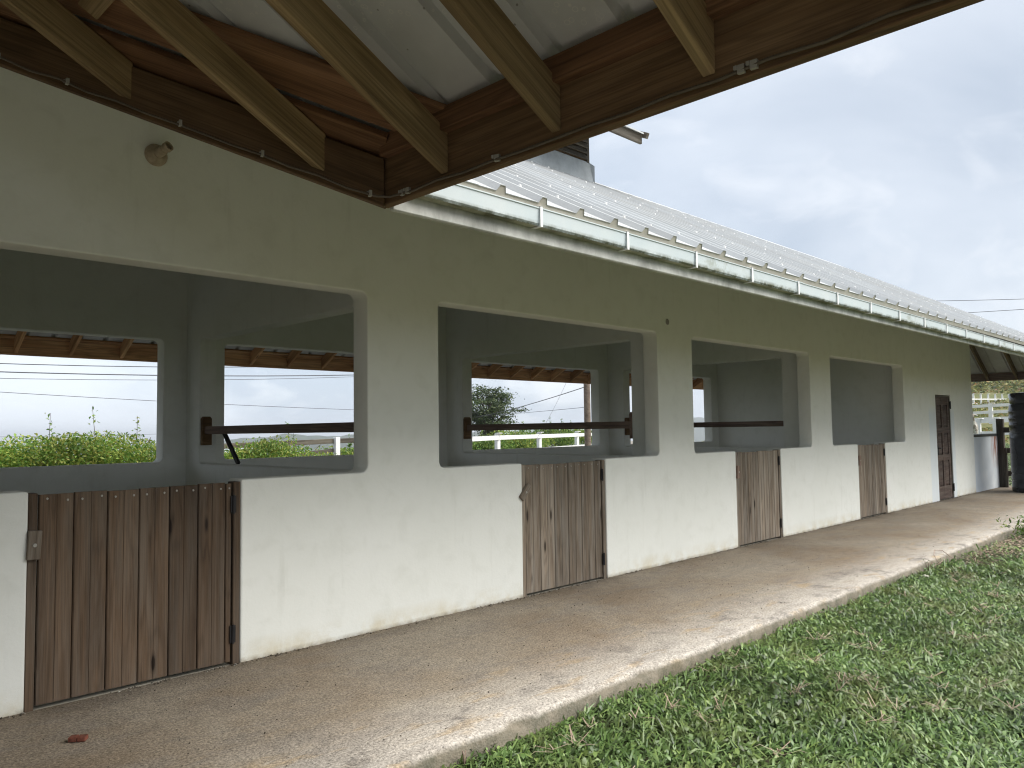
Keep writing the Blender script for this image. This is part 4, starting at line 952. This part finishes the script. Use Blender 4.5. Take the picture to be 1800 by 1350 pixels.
def crumbs():
    n1_, n2_ = 1500, 900
    x = np.concatenate([rng.uniform(0.4, 20, n1_), rng.uniform(0.6, 16, n2_)]); y_ = np.concatenate([-np.abs(rng.normal(0, 0.022, n1_))-0.004, rng.uniform(-2.0, -0.05, n2_)])
    keep_ = np.array([mnoise.noise(Vector((a*1.7, 5.0, 0))) for a in x]) > -0.15; keep_[n1_:] = True; x, y_ = x[keep_], y_[keep_]; n = len(x)
    sz = rng.uniform(0.003, 0.011, n)*np.where(y_ > -0.08, 1.0, 0.7); P = np.stack([x, y_, np.full(n, 0.001)+sz*0.3], 1)
    oc = np.array([(1, 0, 0), (-1, 0, 0), (0, 1, 0), (0, -1, 0), (0, 0, 0.7), (0, 0, -0.7)], float)
    V = P[:, None, :] + (oc[None]*rng.uniform(0.5, 1.2, (n, 6, 1)))*sz[:, None, None]
    F = np.array([(0, 2, 4), (2, 1, 4), (1, 3, 4), (3, 0, 4), (2, 0, 5), (1, 2, 5), (3, 1, 5), (0, 3, 5)])
    o = tri_mesh('grit', V.reshape(-1, 3), (np.arange(n)[:, None, None]*6+F[None]).reshape(-1, 3), 'crumb'); props(o, 'crumbs of mortar and dirt along the wall foot', 'grit', kind='stuff')
M['crumb'] = leafmat('mortar_crumbs', [(0.05, 0.04, 0.03), (0.12, 0.10, 0.075), (0.22, 0.19, 0.15), (0.42, 0.40, 0.35)], 0.9, 0.0)
crumbs()
# weeds on the kerb edge
def weed(name, label, base, n, r_, h_, leaf, seed):
    r = np.random.default_rng(seed); T = empty(name, base); props(T, label, 'weed'); P = r.normal(size=(n, 3))*np.array([r_, r_, 0]); P[:, 2] = np.abs(r.normal(size=n))*h_*0.5
    leaf_mesh('foliage', P, r.uniform(.6, 1.3, n)*leaf, 'bush2' if n > 200 else 'grass', T, aspect=0.35)
    for k in range(4): e = r.normal(size=3)*np.array([r_, r_, 0]); tube('stem', [(0, 0, -0.03), e*0.5+np.array([0, 0, h_*.5]), e+np.array([0, 0, h_])], .003, 'drygrass', T, 4)
weed('weed_clump', 'bright green weed clump growing by the kerb at the far right', (13.6, -2.36, -0.13), 420, 0.17, 0.30, 0.07, 41)
weed('weed_sprig', 'small pointed weed at the kerb in the bottom foreground', (2.64, -2.16, -0.12), 14, 0.02, 0.09, 0.07, 42)
weed('weed_tuft', 'straggly weed tuft on the kerb edge halfway along', (9.7, -2.13, -0.1), 60, 0.08, 0.10, 0.03, 43)
tw = tube('bent_twig', [(10.05, -2.14, -0.08), (10.0, -2.10, 0.03), (10.12, -2.07, 0.07), (10.3, -2.10, 0.05), (10.55, -2.16, -0.09)], .004, 'drygrass', None, 5); props(tw, 'thin dry bent twig arching over the kerb', 'twig')
bm = bmesh.new(); bmesh.ops.create_icosphere(bm, subdivisions=2, radius=0.05)
for v in bm.verts: v.co *= 1+0.3*mnoise.noise(v.co*30); v.co.z *= 0.5
o = from_bm('stone', bm, 'stone', None, 60); o.location = (9.28, -2.22, -0.105); props(o, 'small pale stone in the grass by the kerb', 'stone')

# ------------------------------------------------------------------ poles, wires, house behind
UP = empty('utility_pole', (20.3, 11.5, -0.13)); props(UP, 'brown wooden utility pole behind the second window', 'utility pole')
o = lathe('shaft', [(0.115, -0.8), (0.105, 4.0), (0.09, 8.4)], 'wood_pole', UP, 14); 
bm = bmesh.new(); bm_box(bm, (0, -0.10, 7.7), (1.6, 0.09, 0.11)); from_bm('crossarm', bm, 'wood_pole', UP)
def wire(label, pts, r, group='overhead wires behind the stable'):
    # quadratic through samples, drawn as a smooth hanging line
    pts = np.array(pts, float); t = pts[:, 0]; cz = np.polyfit(t, pts[:, 2], min(2, len(pts)-1)); cy = np.polyfit(t, pts[:, 1], 1)
    x = np.linspace(t.min(), t.max(), 26); props(tube('overhead_wire', [(a, np.polyval(cy, a), np.polyval(cz, a)) for a in x], r*0.72, 'wire', None, 5), label, 'wire', group)
UP2 = empty('utility_pole', (14.7, 13.0, -0.13)); props(UP2, 'second wooden utility pole behind the stable holding the four window wires', 'utility pole')
lathe('shaft', [(0.11, -0.8), (0.10, 3.0), (0.09, 6.5)], 'wood_pole', UP2, 14)
wire('topmost dark overhead wire in the nearest back window', [(-18, 13, 4.6), (3.86, 13, 3.03), (6.88, 13, 3.05), (14.7, 13, 3.62)], 0.013)
wire('thick overhead cable second from top in the back windows', [(-18, 13, 4.1), (3.86, 13, 2.86), (6.89, 13, 2.89), (8.44, 13, 2.92), (12.07, 13, 3.08), (14.7, 13, 3.3)], 0.016)
wire('thin overhead wire just under the thick cable', [(-18, 13, 4.0), (3.86, 13, 2.77), (6.89, 13, 2.76), (8.44, 13, 2.80), (12.07, 13, 3.03), (14.7, 13, 3.3)], 0.008)
wire('lone thin wire drooping lower across both back windows', [(-18, 13, 4.2), (3.87, 13, 2.48), (6.89, 13, 2.31), (8.45, 13, 2.21), (12.07, 13, 2.13), (14.7, 13, 2.15)], 0.008)
wire('faint wire skimming just above the bush top', [(-18, 20, 2.2), (6.5, 20, 1.58), (14, 20, 1.60), (22, 20, 1.9)], 0.007)
wire('thick drop cable rising to the utility pole', [(20.3, 11.6, 2.95), (26.0, 20.5, 2.55), (37.5, 38.5, 2.3)], 0.02)
wire('thin level wire meeting the utility pole', [(20.3, 11.6, 2.27), (26, 20.3, 2.32), (37.5, 37.5, 2.55)], 0.011)
wire('steep guy wire beside the utility pole', [(17.55, 11.5, 1.0), (18.7, 11.5, 2.3), (20.25, 11.5, 4.6)], 0.006)
wire('upper overhead wire in the sky above the far roof', [(50, 14, 9.5), (50.5, 9.36, 8.83), (51, 4.96, 8.18), (52, -12, 7.6)], 0.02, 'overhead wires above the hillside')
wire('lower overhead wire in the sky above the far roof', [(50, 14, 8.3), (50.5, 7.55, 7.95), (51, 4.98, 7.77), (52, -12, 7.6)], 0.02, 'overhead wires above the hillside')

hx0, hy0 = 55.0, 110.0
HB = empty('house', (hx0, hy0, float(gz(hx0, hy0)))); props(HB, 'pale metal roofed house below the bushes in the second window', 'house')
bm = bmesh.new(); bm_box(bm, (0, 3.5, 1.0), (8, 6.4, 2.8)); from_bm('wall', bm, 'house_wall', HB)
v_ = [(-4.5, 0, 2.3), (4.5, 0, 2.3), (4.5, 3.5, 3.5), (-4.5, 3.5, 3.5), (4.5, 7, 2.3), (-4.5, 7, 2.3)]
mesh('roof', v_ + [(a, b, c-0.08) for a, b, c in v_], [(0, 1, 2, 3), (3, 2, 4, 5), (6, 9, 8, 7), (9, 11, 10, 8), (0, 6, 7, 1), (4, 10, 11, 5), (0, 3, 9, 6), (3, 5, 11, 9), (1, 7, 8, 2), (2, 8, 10, 4)], 'house_roof', HB)
for wx in (-2.4, 0.2, 2.6):
    bm = bmesh.new(); bm_box(bm, (wx, 0.29, 1.5), (1.0, 0.04, 1.0)); from_bm('window', bm, 'black', HB)

# ------------------------------------------------------------------ sea air
HAZE = True
if HAZE:
    bm = bmesh.new(); bm_box(bm, (1500, 1500, -20), (9000, 9000, 96)); hz = from_bm('haze', bm); mt = bpy.data.materials.new('sea_haze'); mt.use_nodes = True
    t_ = mt.node_tree; t_.nodes.clear(); o_ = t_.nodes.new('ShaderNodeOutputMaterial'); pv = t_.nodes.new('ShaderNodeVolumePrincipled'); pv.inputs['Color'].default_value = (0.90, 0.94, 1.0, 1); pv.inputs['Density'].default_value = 0.00045
    pv.inputs['Anisotropy'].default_value = 0.2
    t_.links.new(pv.outputs[0], o_.inputs['Volume']); hz.data.materials.append(mt); props(hz, 'thin sea haze lying over the far land and water', 'haze', kind='stuff')
